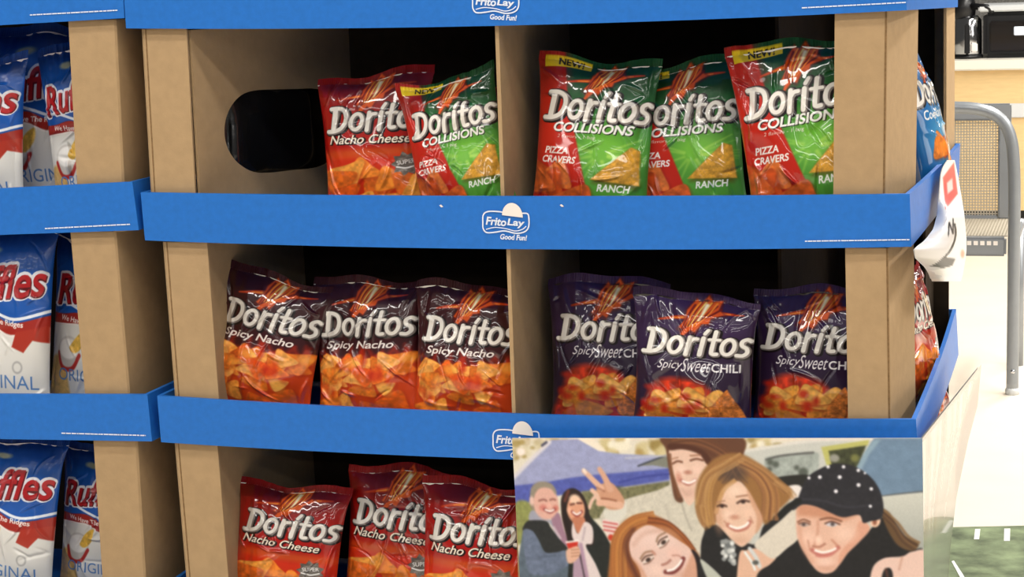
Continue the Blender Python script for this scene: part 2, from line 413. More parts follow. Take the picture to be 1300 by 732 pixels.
    # man at the left
    c.poly([(656, 680), (668, 668), (690, 668), (716, 694), (728, 720), (724, 764), (648, 764)], (92, 106, 120), soft=2, tex=0.138, cell=5)
    c.poly([(668, 660), (672, 646), (690, 655), (702, 664), (716, 690), (706, 688), (694, 662)], (160, 160, 176), soft=2)
    c.poly([(697, 655), (708, 650), (714, 672), (720, 690), (713, 690), (703, 676)], (160, 122, 142), soft=2)
    c.line([(700, 668), (708, 682)], 3, (200, 180, 190), soft=2)
    c.poly([(657, 671), (662, 662), (670, 659), (690, 660), (696, 668), (706, 682), (717, 694), (714, 698), (695, 702), (686, 699), (676, 680), (662, 672)], (46, 48, 48), soft=1.8, tex=0.165, cell=3)
    c.poly([(658, 673), (670, 672), (677, 682), (685, 699), (700, 700), (715, 698), (719, 713), (707, 722), (690, 728), (665, 727), (659, 708)], (106, 118, 142), soft=1.8, tex=0.165, cell=5, seed=6)
    c.line([(678, 706), (700, 704)], 2, (80, 92, 112), soft=2, alpha=.7)
    c.poly([(671, 624), (676, 614), (690, 610), (702, 615), (706, 632), (704, 645), (672, 645)], (142, 130, 112), soft=2.5, tex=0.110)
    c.ell(691, 637, 17, 21, (222, 172, 156), soft=2.5)
    c.poly([(671, 626), (674, 616), (684, 610), (699, 613), (706, 622), (704, 625), (699, 618.5), (688, 617), (678, 620), (674, 628)], (150, 140, 122), soft=3)
    c.ell(672, 634, 3, 6, (228, 190, 175), soft=2)
    c.line([(682, 634), (688, 632.5), (692, 634)], 2.2, (150, 95, 85), soft=1.6); c.line([(697, 633), (701, 632), (704, 633)], 2.2, (150, 95, 85), soft=1.6)
    c.ell(687, 643, 5, 4, (212, 120, 108), soft=4, alpha=.8); c.ell(704, 644, 4, 4, (206, 112, 98), soft=4, alpha=.8)
    c.ell(695, 640, 3, 3, (232, 176, 160), soft=2)
    c.line([(689, 645), (696, 648.5), (702, 645)], 4, (150, 70, 66), soft=1.3); c.line([(690, 645.5), (696, 647.5), (701, 645.5)], 2.4, (246, 236, 230), soft=1.2)
    # woman beside him
    c.poly([(740, 650), (755, 660), (770, 680), (782, 712), (786, 764), (720, 764), (722, 690)], (40, 44, 42), soft=2, tex=0.165)
    c.poly([(711, 640), (716, 624), (728, 618), (740, 625), (747, 642), (750, 662), (752, 690), (722, 690), (716, 676)], (48, 36, 34), soft=2)
    c.strands([(720, 624), (714, 650), (720, 680)], 3, 10, [(84, 54, 44), (34, 26, 26)], 1.5, 6)
    c.line([(722, 622), (717, 634)], 4, (110, 64, 54), soft=3)
    c.ell(731, 645, 12, 17, (222, 158, 126), soft=2.2); c.ell(730, 632, 7, 6, (236, 200, 172), soft=4)
    c.poly([(726, 656), (742, 656), (740, 672), (734, 678), (728, 668)], (196, 122, 92), soft=2)
    c.line([(724, 639), (729, 638)], 2, (92, 50, 42), soft=1.5); c.line([(733, 637), (739, 637)], 2, (92, 50, 42), soft=1.5)
    c.ell(722, 646, 3, 4, (236, 180, 150), soft=3)
    c.line([(726, 648), (732, 653), (738, 648)], 4, (160, 70, 62), soft=1.3); c.line([(727, 648.5), (732, 651.5), (737, 648.5)], 2.4, (246, 238, 234), soft=1.2)
    c.poly([(726, 662), (732, 676), (742, 661), (752, 668), (751, 688), (742, 692), (756, 720), (768, 764), (738, 764), (734, 700), (724, 680)], (222, 206, 204), soft=1.8)
    c.line([(735, 690), (741, 730), (744, 762)], 5, (176, 142, 166), soft=3); c.line([(742, 668), (738, 684)], 2.5, (190, 170, 176), soft=2)
    c.line([(733, 702), (739, 740)], 2.5, (60, 44, 56), soft=2)
    c.poly([(725, 705), (733, 706), (738, 764), (722, 764)], (176, 148, 168), soft=2)
    c.poly([(716, 687), (732, 685), (730, 695), (718, 696)], (206, 48, 36), smooth=False, soft=1.3); c.line([(716, 687), (732, 685)], 2.4, (240, 232, 228), soft=1.3)
    c.poly([(715, 698), (722, 694), (731, 692), (734, 700), (731, 707), (722, 714), (716, 712)], (224, 176, 150), soft=1.8)
    for y in (697, 701, 705): c.line([(722, y), (732, y-1)], 1.3, (180, 126, 100), soft=1.4)
    # laughing woman leaning in from below
    c.poly([(776, 764), (774, 700), (780, 677), (795, 660), (816, 652), (836, 653), (854, 663), (870, 676), (884, 694), (890, 712), (870, 764)], (164, 98, 52), soft=4)
    c.strands([(835, 656), (806, 664), (786, 690), (784, 764)], 9, 60, [(206, 140, 70), (150, 78, 38), (110, 56, 36), (220, 160, 84)], 1.6, 7, spread2=11)
    c.strands([(826, 660), (850, 664), (870, 680), (884, 698)], 6, 30, [(190, 112, 56), (120, 58, 34), (90, 44, 30)], 1.6, 8, spread2=3)
    c.line([(806, 672), (796, 690), (800, 712), (812, 738)], 7, (84, 44, 40), soft=6, alpha=.7)
    c.poly([(800, 688), (808, 674), (826, 665), (846, 673), (866, 685), (880, 696), (886, 714), (884, 764), (824, 764), (812, 722), (802, 706)], (226, 192, 180), soft=1.8)
    c.poly([(858, 764), (882, 700), (888, 716), (890, 764)], (206, 150, 122), soft=4, alpha=.8)
    c.poly([(803, 706), (812, 724), (826, 764), (832, 764), (818, 724)], (206, 150, 120), soft=3, alpha=.7)
    c.ell(836, 682, 20, 10, (238, 208, 198), soft=16, alpha=.6); c.ell(858, 700, 8, 7, (234, 190, 176), soft=9, alpha=.7); c.ell(868, 728, 10, 6, (206, 156, 136), soft=10, alpha=.6); c.line([(806, 690), (820, 676), (842, 672)], 4, (206, 160, 140), soft=6, alpha=.6)
    c.line([(814, 708), (820, 700.5), (829, 698.5)], 2.2, (150, 112, 86), soft=2); c.line([(815.5, 711), (821, 705), (830, 703)], 1.7, (84, 58, 46), soft=1.2); c.line([(818, 713), (824, 710.5), (830, 706)], 3.2, (226, 214, 206), soft=1.5); c.ell(824, 709.5, 3.4, 2.6, (64, 48, 42), soft=1.5, ang=-30); c.line([(818, 715), (825, 713), (831, 707)], 1.4, (140, 100, 84), soft=1.4)
    c.line([(836, 686), (839, 679.5), (848, 674.5)], 2.2, (150, 114, 88), soft=2); c.line([(837.5, 690), (841, 684), (850, 679.5)], 1.7, (84, 62, 50), soft=1.2); c.line([(839, 692), (845, 689), (851, 683)], 3.2, (226, 214, 206), soft=1.5); c.ell(845, 687, 3.4, 2.6, (68, 52, 44), soft=1.5, ang=-35); c.line([(840, 694.5), (847, 691), (852, 684.5)], 1.4, (140, 102, 86), soft=1.4)
    c.line([(830, 699), (833, 702)], 3, (190, 132, 112), soft=2.5)
    c.line([(842, 716), (848, 714), (853, 710)], 3, (178, 120, 106), soft=2); c.line([(856, 704), (864, 704), (868, 708)], 2, (196, 140, 126), soft=2)
    c.line([(846, 725), (856, 725), (865, 718), (870, 708)], 5.6, (126, 60, 56), soft=1.8); c.line([(849, 723.5), (857, 721.5), (864, 715.5), (867.5, 710)], 3.2, (248, 240, 236), soft=1.4)
    c.ell(834, 722, 8, 6, (238, 204, 190), soft=6, alpha=.7)
    c.poly([(881, 697), (890, 704), (906, 740), (908, 764), (890, 764), (887, 715)], (40, 32, 36), soft=1.8)
    # woman in the middle: dark top, hair, face
    c.poly([(893, 700), (898, 676), (908, 662), (960, 690), (976, 664), (1006, 640), (1020, 634), (1022, 700), (990, 764), (896, 764)], dk, soft=2, tex=0.138)
    c.poly([(892, 712), (903, 716), (925, 740), (930, 764), (915, 764)], (186, 190, 178), soft=2)
    c.poly([(888, 640), (892, 610), (908, 586), (928, 575), (950, 575), (974, 589), (994, 606), (1011, 621), (1007, 634), (990, 650), (981, 662), (974, 662), (962, 640), (930, 640), (914, 662), (901, 668), (893, 660)], (152, 108, 62), soft=4)
    c.strands([(938, 584), (912, 600), (902, 630), (904, 664)], 8, 60, [(200, 154, 92), (120, 80, 52), (182, 136, 74), (146, 96, 60)], 1.6, 9, spread2=8)
    c.strands([(944, 586), (970, 600), (984, 625), (982, 658)], 8, 50, [(196, 144, 86), (112, 72, 52), (172, 118, 72)], 1.6, 10, spread2=12)
    c.strands([(950, 580), (978, 596), (1006, 622)], 4, 24, [(190, 140, 84), (120, 80, 56)], 1.6, 11, spread2=6)
    c.ell(938, 600, 15, 11, (84, 68, 62), soft=12, alpha=.95); c.strands([(940, 588), (934, 600), (924, 612)], 7, 12, [(84, 64, 56), (140, 104, 76)], 1.2, 12, alpha=.5); c.strands([(940, 588), (946, 600), (956, 612)], 7, 12, [(84, 64, 56), (140, 104, 76)], 1.2, 15, alpha=.5)
    c.strands([(950, 578), (930, 590), (905, 606), (894, 640)], 6, 30, [(206, 166, 110), (140, 96, 60), (176, 128, 76)], 1.3, 16, alpha=.6)
    c.strands([(895, 640), (898, 655), (906, 668)], 8, 14, [(150, 104, 64), (190, 146, 92)], 1.4, 17); c.strands([(990, 610), (1006, 620), (1014, 630)], 5, 12, [(150, 104, 64), (190, 146, 92)], 1.4, 18)
    c.poly([(917, 640), (927, 621), (943, 609), (955, 619), (965, 638), (973, 659), (963, 677), (949, 692), (940, 690), (926, 676), (915, 660)], (228, 190, 166), soft=1.8)
    c.poly([(955, 620), (966, 638), (974, 660), (964, 676), (966, 655), (958, 635)], (202, 150, 118), soft=3, alpha=.8)
    c.strands([(940, 608), (924, 622), (914, 650)], 3, 14, [(170, 120, 74), (206, 160, 104)], 1.5, 13)
    c.ell(918, 658, 5, 14, (200, 150, 120), soft=8, alpha=.6); c.ell(930, 652, 6, 5, (240, 206, 186), soft=7, alpha=.8); c.ell(956, 650, 6, 5, (236, 196, 172), soft=7, alpha=.8); c.ell(940, 622, 10, 7, (240, 210, 188), soft=10, alpha=.7); c.ell(944, 684, 10, 5, (206, 160, 134), soft=8, alpha=.6)
    c.line([(916.5, 641), (922, 639), (928, 641)], 2.4, (84, 56, 48), soft=1.8); c.ell(922.5, 641, 2.6, 2, (60, 42, 38), soft=1.6); c.line([(942, 637), (949, 633.5), (957, 635)], 2.4, (84, 58, 50), soft=1.8); c.ell(949.5, 635.5, 2.8, 2.1, (60, 44, 40), soft=1.6)
    c.line([(916, 636), (926, 634)], 1.6, (170, 124, 98), soft=1.5); c.line([(941, 629), (955, 627)], 1.8, (160, 112, 88), soft=1.5)
    c.ell(938, 655, 6, 3, (204, 146, 122), soft=3.5)
    c.line([(929, 665), (940, 671), (952, 668), (957, 661)], 5.4, (190, 116, 100), soft=2.2); c.line([(932, 666), (941, 669), (951, 666), (955, 662)], 3.4, (246, 238, 232), soft=1.6)
    c.line([(925, 660), (929, 666)], 1.8, (196, 140, 116), soft=2); c.line([(958, 655), (961, 662)], 1.8, (196, 140, 116), soft=2)
    for i in range(34): c.ell(929+R.uniform(-8, 8), 699+R.uniform(-14, 15), 3, 3, R.choice([(196, 198, 196), (146, 150, 150), (220, 222, 220), (110, 114, 116)]), soft=2)
    c.poly([(938, 764), (942, 704), (952, 697), (966, 695), (988, 704), (984, 714), (965, 728), (958, 764)], (222, 178, 152), soft=1.8)
    c.poly([(962, 690), (978, 674), (994, 661), (1017, 644), (1020, 678), (1002, 696), (986, 708), (972, 700)], (214, 205, 190), soft=1.6, tex=0.033)
    c.line([(950, 700), (958, 712), (962, 722)], 3.4, (226, 228, 226), soft=1.3); c.line([(956, 695), (964, 707), (968, 718)], 5, (206, 208, 208), soft=1.5)
    c.ell(963, 713, 4, 3, (90, 92, 88), soft=1.6)
    # woman in the cap
    c.poly([(960, 764), (968, 730), (1018, 688), (1040, 700), (1100, 676), (1122, 655), (1140, 668), (1160, 694), (1172, 700), (1172, 764)], (36, 36, 38), soft=2, tex=0.138, cell=4)
    c.poly([(1121, 645), (1132, 650), (1146, 676), (1166, 688), (1158, 698), (1140, 690), (1126, 665)], (104, 78, 52), soft=2.5)
    c.strands([(1122, 648), (1138, 664), (1150, 682), (1164, 692)], 4, 22, [(140, 100, 66), (74, 52, 40), (160, 128, 84)], 1.4, 14, spread2=7)
    c.poly([(1016, 650), (1022, 636), (1050, 636), (1092, 645), (1102, 660), (1107, 670), (1094, 686), (1079, 701), (1070, 714), (1060, 725), (1048, 727), (1038, 721), (1028, 706), (1017, 682)], (224, 180, 158), soft=1.8)
    c.poly([(1018, 652), (1022, 638), (1060, 642), (1092, 650), (1070, 660), (1046, 656), (1026, 654)], (196, 132, 100), soft=7, alpha=.75)
    c.poly([(1095, 660), (1107, 670), (1094, 686), (1079, 701), (1068, 716), (1070, 700), (1086, 680)], (214, 150, 124), soft=3, alpha=.7)
    c.ell(1030, 682, 9, 8, (236, 196, 176), soft=10, alpha=.8); c.ell(1076, 676, 12, 9, (238, 200, 180), soft=12, alpha=.8); c.ell(1052, 719, 10, 5, (206, 152, 130), soft=7, alpha=.6); c.line([(1020, 662), (1022, 690), (1034, 712)], 4, (204, 146, 120), soft=6, alpha=.6)
    c.line([(1018, 661), (1025, 658), (1033, 661)], 2, (130, 84, 64), soft=1.6); c.line([(1046, 658), (1058, 656), (1072, 660)], 2.2, (128, 82, 62), soft=1.6)
    c.ell(1026, 664.5, 5.5, 2.2, (176, 158, 152), soft=1.8); c.ell(1025, 664.3, 2.3, 2.2, (88, 76, 74), soft=1.4); c.line([(1019, 663.5), (1026, 661.5), (1033, 664)], 1.5, (110, 74, 60), soft=1.4)
    c.ell(1060, 664, 7, 3, (200, 196, 204), soft=1.6); c.ell(1061, 663.8, 2.6, 2.5, (92, 82, 82), soft=1.4); c.line([(1052, 663), (1060, 660.5), (1070, 664)], 1.8, (96, 60, 50), soft=1.3)
    c.line([(1043, 660), (1042, 676), (1038, 690)], 3, (200, 140, 116), soft=3, alpha=.7)
    c.line([(1036, 692), (1044, 693), (1051, 689)], 2.4, (180, 118, 98), soft=2); c.ell(1043, 684, 4, 5, (238, 202, 182), soft=4)
    c.line([(1030, 685), (1032, 696)], 2, (200, 140, 118), soft=2.5); c.line([(1060, 684), (1069, 694)], 2.4, (200, 136, 112), soft=2.5)
    c.line([(1035, 697), (1046, 703), (1058, 701), (1067, 694)], 5.6, (196, 116, 104), soft=2.4); c.line([(1039, 697.5), (1048, 700), (1058, 698), (1064, 695)], 3.2, (244, 234, 228), soft=1.8); c.line([(1040, 704), (1050, 706), (1060, 702)], 2.4, (204, 124, 116), soft=2)
    c.ell(1051, 712, 10, 5, (234, 196, 178), soft=5)
    c.ell(1114, 660, 6, 8, (232, 192, 164), soft=1.8, ang=15); c.ell(1113, 661, 2.6, 4, (150, 92, 70), soft=2)
    c.poly([(1012, 646), (1019, 630), (1030, 606), (1046, 594), (1066, 587), (1088, 590), (1107, 602), (1119, 619), (1124, 640), (1121, 656), (1108, 660), (1099, 662), (1094, 652), (1074, 655), (1056, 648), (1040, 641), (1024, 639)], (46, 46, 52), soft=1.6, tex=0.165, cell=4, seed=12)
    c.line([(1024, 632), (1050, 634), (1078, 642), (1104, 640)], 2, (66, 66, 76), soft=3, alpha=.8)
    c.line([(1020, 634), (1006, 642), (996, 652)], 7, (34, 36, 36), soft=2)
    for x, y, r in ((1033, 605, 2), (1046.5, 604, 2.4), (1071, 604, 2.5), (1094, 614, 2.5), (1109.5, 619, 2.2), (1066, 622, 2.5), (1108, 641, 2), (1057, 591, 2.2), (1076, 591, 2.2), (1094, 595.5, 2.2), (1102, 599, 1.5)):
        c.ell(x, y, r, r, (232, 230, 236), soft=1.4)
    c.poly([(1108, 724), (1122, 708), (1146, 705), (1158, 699), (1176, 702), (1176, 764), (1138, 764), (1134, 726), (1127, 720), (1121, 730), (1118, 764), (1106, 764)], (226, 192, 178), soft=1.8)
    c.line([(1126, 722), (1130, 742)], 3, (92, 60, 50), soft=2.5)
    c.line([(1146, 706), (1142, 722)], 2, (200, 150, 130), soft=3)
    g = np.exp(-.5*(np.arange(-4, 5)/1.9)**2); g /= g.sum()      # soft, slightly faded print
    A = np.pad(c.a, ((4, 4), (4, 4), (0, 0)), 'edge')
    A = sum(g[i]*A[i:i+c.H] for i in range(9)); A = sum(g[i]*A[:, i:i+c.W] for i in range(9))
    L = (A@np.array([.3, .59, .11]))[..., None]; c.a = L+(A-L)*.92; c.a = 128+(c.a-128)*1.06
    n = vnoise(c.H, c.W, 3, 44)-.5
    c.a = np.clip(c.a*(1+.03*n[..., None]), 0, 255)
    return c
# ---------------------------------------------------------------- bag artwork (units: bag 100 wide, 160 tall, y down)
def place(T, x, y, w, h, ang=0):
    Q = T*[w, h]-[w/2, h/2]; a = math.radians(ang)
    return np.stack([x+Q[..., 0]*math.cos(a)-Q[..., 1]*math.sin(a), y+Q[..., 0]*math.sin(a)+Q[..., 1]*math.cos(a)], -1)
def write(c, s, x, y, w, h, col, ang=0, shear=0, bold=0, alpha=1, grow=0):
    c.tris(place(text_tris(s, shear, bold)[0], x, y, w, h, ang), col, alpha, grow)
def ringpts(cx, cy, rx, ry, n=20):
    return [(cx+rx*math.cos(2*math.pi*i/n), cy+ry*math.sin(2*math.pi*i/n)) for i in range(n+1)]
WORDMARK = [
    ([(.13, .08), (.13, .92)], .20), ([(-.02, .07), (.25, .07), (.47, .2), (.54, .5), (.44, .8), (.22, .93), (-.05, .94)], .17),
    (ringpts(.90, .62, .185, .30), .155),
    ([(1.28, .30), (1.28, .97)], .165), ([(1.29, .52), (1.37, .38), (1.50, .36)], .15),
    ([(1.68, .31), (1.68, .97)], .165), ([(1.69, .15), (1.76, .0)], .14),
    ([(2.0, .05), (2.0, .78), (2.05, .92), (2.17, .92)], .16), ([(1.86, .36), (2.17, .36)], .13),
    (ringpts(2.46, .62, .185, .30), .155),
    ([(3.07, .37), (2.95, .3), (2.83, .38), (2.85, .54), (3.0, .66), (3.04, .82), (2.94, .94), (2.77, .93)], .155)]
def wordmark(c, x, y, w, h, col=(236, 230, 220), dark=(20, 10, 12)):
    """the brand lettering centred at x, y"""
    sx = w/3.25
    def mp(p): return [(x-w/2+.08*w+(a+(1-b)*.16-.1)*sx, y-h/2+b*h) for a, b in p]
    k = (sx+h)/2
    for ox, oy, g, cc in ((.06, .04, .13, dark), (.025, .02, .04, (128, 118, 112)), (0, 0, -.025, col)):
        for p, wd in WORDMARK:
            q = [(a+ox*k, b+oy*k) for a, b in mp(p)]
            c.line(q, (wd+g)*k, cc, smooth=len(p) > 2 and len(p) < 15)
def flame(c, x, y, s, seed=1):
    """burning chip emblem with two pointed arms"""
    r = random.Random(seed)
    c.line([(x-3*s, y+1*s), (x-15*s, y+2.5*s), (x-27*s, y+5*s)], 4.5*s, (196, 62, 14), w2=1.0*s, soft=1.2)
    c.line([(x-4*s, y+1*s), (x-18*s, y+3.2*s)], 1.8*s, (246, 150, 50), w2=.6*s, soft=1)
    c.line([(x+4*s, y-2*s), (x+16*s, y-3*s), (x+28*s, y-4*s)], 4.5*s, (196, 62, 14), w2=1.0*s, soft=1.2)
    c.line([(x+4*s, y-2*s), (x+20*s, y-3.2*s)], 1.8*s, (246, 150, 50), w2=.6*s, soft=1)
    J = [(-8, -4), (-3, -13), (0, -9), (4, -16), (7, -11), (13, -13), (12, -6), (16, -2), (8, 2), (7, 6), (2, 7), (-2, 14), (-5, 12), (-14, 22), (-10, 12), (-13, 10), (-9, 4)]
    c.poly([(x+a*s*1.12, y+b*s*1.12+1) for a, b in J], (96, 18, 8), smooth=False, soft=3, alpha=.7)
    c.poly([(x+a*s, y+b*s) for a, b in J], (216, 84, 18), smooth=False, soft=1.5)
    for i in range(6):
        o = (i-2.5)*3.4*s
        c.line([(x+o+5*s, y-12*s+abs(i-2)*2*s), (x+o*.8, y), (x+o*.45-8*s, y+14*s-i*1.5*s)], 1.7*s, (110, 22, 8), w2=.8*s, soft=1, alpha=.9)
    for o, cc in ((-4.5, (250, 150, 44)), (-1.2, (255, 214, 110)), (2.4, (252, 170, 60)), (6, (246, 140, 40))):
        c.line([(x+o*s+4*s, y-10*s), (x+o*s, y-1*s), (x+o*.5*s-5*s, y+9*s)], 1.5*s, cc, w2=.6*s, soft=1, alpha=.95)
    c.line([(x+4*s, y-8*s), (x+2*s, y-1*s), (x, y+4*s)], 2.8*s, (255, 250, 214), w2=1*s, soft=2, alpha=.95)
def chips(c, y0, seed, cols=((236, 130, 40), (226, 104, 28), (242, 156, 62), (212, 84, 22)), edge=(164, 46, 12), n=13, x0=2, x1=98, smin=18, smax=28):
    r = random.Random(seed)
    for i in range(n):
        x = r.uniform(x0+8, x1-8); y = y0+r.uniform(4, 66)*(.35+.65*i/n)+6; s = r.uniform(smin, smax); a = r.uniform(0, 6.28)
        P = [(x+s*math.cos(a+k*2.094+r.uniform(-.25, .25)), y+s*math.sin(a+k*2.094)*.8) for k in range(3)]
        Q = []
        for k in range(3):
            A = np.array(P[k]); B = np.array(P[(k+1) % 3]); Q += [A*.86+B*.14, A*.5+B*.5+[r.uniform(-1, 1), r.uniform(-1, 1)], A*.14+B*.86]
        c.poly([(p[0]+1, p[1]+1.5) for p in Q], edge, soft=5, alpha=.6)
        c.poly(Q, r.choice(cols), soft=1.5, tex=.3, cell=5.5, seed=seed+i)
def badge(c, x, y, r):
    rr = random.Random(3)
    c.poly([(x+(r if k % 2 else r*.72)*math.cos(k*math.pi/9), y+(r if k % 2 else r*.72)*math.sin(k*math.pi/9)) for k in range(18)], (112, 104, 96), smooth=False, soft=1, tex=.4)
    write(c, 'SUPER', x, y-2, r*1.2, 4.5, (236, 232, 226), ang=-8, bold=.02)
    c.line([(x-r*.6, y+3), (x, y+4.5), (x+r*.6, y+2)], 1.6, (236, 232, 226))
def art_nacho():
    c = Canvas(0, 0, 100, 160, 3, (164, 16, 8))
    c.poly([(0, 0), (100, 0), (100, 26), (60, 34), (0, 26)], (126, 10, 8), smooth=False, soft=22)
    c.poly([(0, 92), (30, 82), (60, 88), (100, 80), (100, 165), (0, 165)], (206, 44, 12), soft=12)
    c.ell(50, 84, 50, 5, (208, 120, 30), soft=6, alpha=.45)
    chips(c, 92, 5)
    c.ell(52, 16, 30, 13, (92, 10, 8), soft=12, alpha=.8)
    flame(c, 52, 21, 1.25); wordmark(c, 50, 48, 92, 27)
    write(c, 'Nacho Cheese', 47, 70.5, 76, 9.5, (30, 6, 6), ang=2, shear=.3, bold=.03, grow=.8)
    write(c, 'Nacho Cheese', 46, 70, 76, 9.5, (238, 226, 206), ang=2, shear=.3, bold=.015)
    badge(c, 78, 98, 13)
    return c
def art_spicy():
    c = Canvas(0, 0, 100, 160, 3, (56, 14, 20))
    r = random.Random(2)
    for i in range(26):
        x = r.uniform(0, 100); h = r.uniform(6, 20)
        c.line([(x, 112), (x+r.uniform(-4, 4), 92-h*.3), (x+r.uniform(-6, 6), 90-h)], 12, (176, 40, 14), w2=1, soft=5, alpha=.7)
    c.poly([(0, 96), (50, 88), (100, 96), (100, 165), (0, 165)], (206, 66, 18), soft=10)
    chips(c, 80, 9, n=34, smin=13, smax=22, cols=((240, 150, 58), (232, 120, 36), (244, 166, 80), (216, 92, 26)))
    for i in range(16): c.ell(r.uniform(4, 96), r.uniform(86, 124), r.uniform(2, 7), r.uniform(2, 6), r.choice([(196, 34, 12), (214, 60, 16), (250, 176, 70)]), soft=5, alpha=.6)
    flame(c, 54, 21, 1.25, 4); wordmark(c, 50, 48, 92, 27)
    write(c, 'Spicy Nacho', 46, 72, 68, 11, (232, 222, 214), ang=0, shear=.25, bold=.02)
    return c
def art_chili():
    c = Canvas(0, 0, 100, 160, 3, (42, 25, 50))
    c.ell(50, 20, 60, 40, (60, 36, 78), soft=40, alpha=.8)
    r = random.Random(6)
    c.poly([(4, 165), (12, 112), (22, 92), (44, 88), (62, 94), (72, 108), (88, 122), (96, 165)], (186, 50, 22), soft=7, tex=.5, cell=6)
    chips(c, 92, 21, n=9, x0=14, x1=80, cols=((210, 142, 56), (200, 122, 44), (216, 156, 74), (190, 84, 30)), edge=(150, 36, 18))
    for i in range(9): c.ell(r.uniform(10, 60), r.uniform(92, 130), r.uniform(2, 6), r.uniform(2, 5), (190, 36, 18), soft=4, alpha=.8)
    c.poly([(60, 140), (78, 102), (84, 104), (99, 140)], (196, 112, 48), soft=1.5, tex=.4)
    flame(c, 54, 22, 1.25, 7); wordmark(c, 50, 50, 92, 27)
    write(c, 'Spicy', 32, 75, 22, 12, (232, 226, 226), shear=.4, bold=.0)
    write(c, 'Sweet', 54, 74, 25, 14, (232, 226, 226), shear=.45, bold=.0)
    write(c, 'CHILI', 79, 76, 24, 9, (236, 232, 232), bold=.02)
    return c
def art_collision():
    c = Canvas(0, 0, 100, 160, 3, (30, 92, 44))
    c.poly([(0, 0), (100, 0), (100, 34), (0, 30)], (18, 62, 30), smooth=False, soft=18)
    c.ell(66, 88, 34, 26, (120, 190, 60), soft=34, alpha=.9); c.ell(70, 128, 40, 20, (96, 168, 56), soft=24, alpha=.8)
    r = random.Random(8)
    for i in range(16):
        a = r.uniform(-.9, 3.6); c.line([(60+8*math.cos(a), 92+6*math.sin(a)), (60+38*math.cos(a), 92+34*math.sin(a))], 2.5, (170, 214, 90), w2=.4, soft=2, alpha=.4)
    c.poly([(0, 0), (22, 0), (27, 34), (38, 78), (50, 120), (62, 165), (0, 165)], (186, 34, 18), smooth=False, soft=2)
    c.poly([(0, 0), (24, 0), (28, 30), (0, 40)], (140, 20, 14), smooth=False, soft=10, alpha=.7)
    # chips: tan triangle on green, orange ones on red
    c.poly([(56, 118), (60, 110), (86, 85), (92, 87), (95, 118), (92, 122)], (92, 70, 20), smooth=False, soft=5, alpha=.7)
    c.poly([(54, 115), (86, 83), (93, 86), (95, 118)], (206, 150, 52), smooth=False, soft=1.5, tex=.28, cell=3)
    chips(c, 100, 31, n=6, x0=-8, x1=54, cols=((204, 92, 36), (188, 74, 26), (212, 110, 48)), edge=(120, 26, 12))
    c.poly([(6, 4), (44, 4), (44, 12), (6, 14)], (232, 200, 30), smooth=False)
    write(c, 'NEW!', 28, 8.5, 20, 6.5, (24, 16, 12), bold=.03)
    flame(c, 56, 21, 1.15, 3); wordmark(c, 50, 48, 92, 27)
    for gx, gy, cc in ((.8, .8, (26, 20, 16)), (0, 0, (240, 238, 232))):
        write(c, 'COLLISIONS', 52+gx, 68+gy, 70, 9, cc, shear=.25, bold=.03)
    write(c, '2 flavors - 1 bag', 38, 77, 34, 4, (214, 206, 196), shear=.2)
    write(c, 'PIZZA', 21, 90, 22, 6.5, (240, 232, 226), shear=.2, bold=.03)
    write(c, 'CRAVERS', 24, 98.5, 32, 6.5, (240, 232, 226), shear=.2, bold=.03)
    write(c, 'RANCH', 74, 122, 28, 7, (240, 240, 232), shear=.2, bold=.03)
    return c
def art_ridge():
    c = Canvas(0, 0, 100, 160, 3, (222, 219, 212))
    c.poly([(0, 118), (10, 108), (24, 114), (30, 165), (0, 165)], (214, 174, 104), soft=3, tex=.15)
    c.poly([(-2, -2), (102, -2), (102, 78), (86, 76), (62, 82), (36, 70), (14, 76), (-2, 72)], (24, 84, 168), smooth=False, soft=2)
    c.poly([(-2, -2), (102, -2), (102, 20), (-2, 20)], (16, 50, 116), smooth=False, soft=16)
    c.line([(-2, 64), (20, 62), (44, 68), (70, 74), (102, 66)], 2.5, (228, 232, 240))
    c.line([(-2, 76), (16, 76), (40, 74), (66, 82), (102, 74)], 9, (160, 40, 30), soft=1.2)
    c.line([(0, 81), (40, 80), (66, 88), (100, 80)], 1.2, (236, 226, 220))
    write(c, 'We Have The Ridges', 46, 77, 66, 6, (238, 230, 224), ang=3, bold=.02)
    c.poly([(72, 84), (100, 78), (100, 92), (88, 90), (80, 100), (68, 96)], (170, 50, 34), smooth=False, soft=1.2)
    write(c, 'Ruffles', 50, 46, 94, 27, (232, 232, 238), ang=-6, shear=.3, bold=.03, grow=2.2)
    write(c, 'Ruffles', 51, 47, 94, 27, (96, 12, 22), ang=-6, shear=.3, bold=.03)
    write(c, 'Ruffles', 50, 46, 94, 27, (182, 28, 34), ang=-6, shear=.3, bold=.015)
    c.ell(40, 20, 9, 3, (188, 178, 130), soft=2, alpha=.8)
    # dip bowl with a chip
    c.ell(28, 104, 16, 14, (196, 190, 182), soft=2); c.ell(28, 101, 14, 9, (236, 232, 226), soft=2)
    c.line([(13, 106), (20, 118), (34, 118), (43, 106)], 4, (170, 40, 34), soft=1.5)
    c.poly([(30, 100), (40, 88), (50, 84), (48, 96), (38, 104)], (222, 176, 72), soft=1.5, tex=.2)
    c.ell(74, 112, 5, 5, (170, 168, 164), soft=1.5); c.ell(74, 112, 3.6, 3.6, (222, 219, 212), soft=1.5)
    write(c, 'ORIGINAL', 54, 124, 78, 11, (86, 128, 182), bold=.0)
    return c
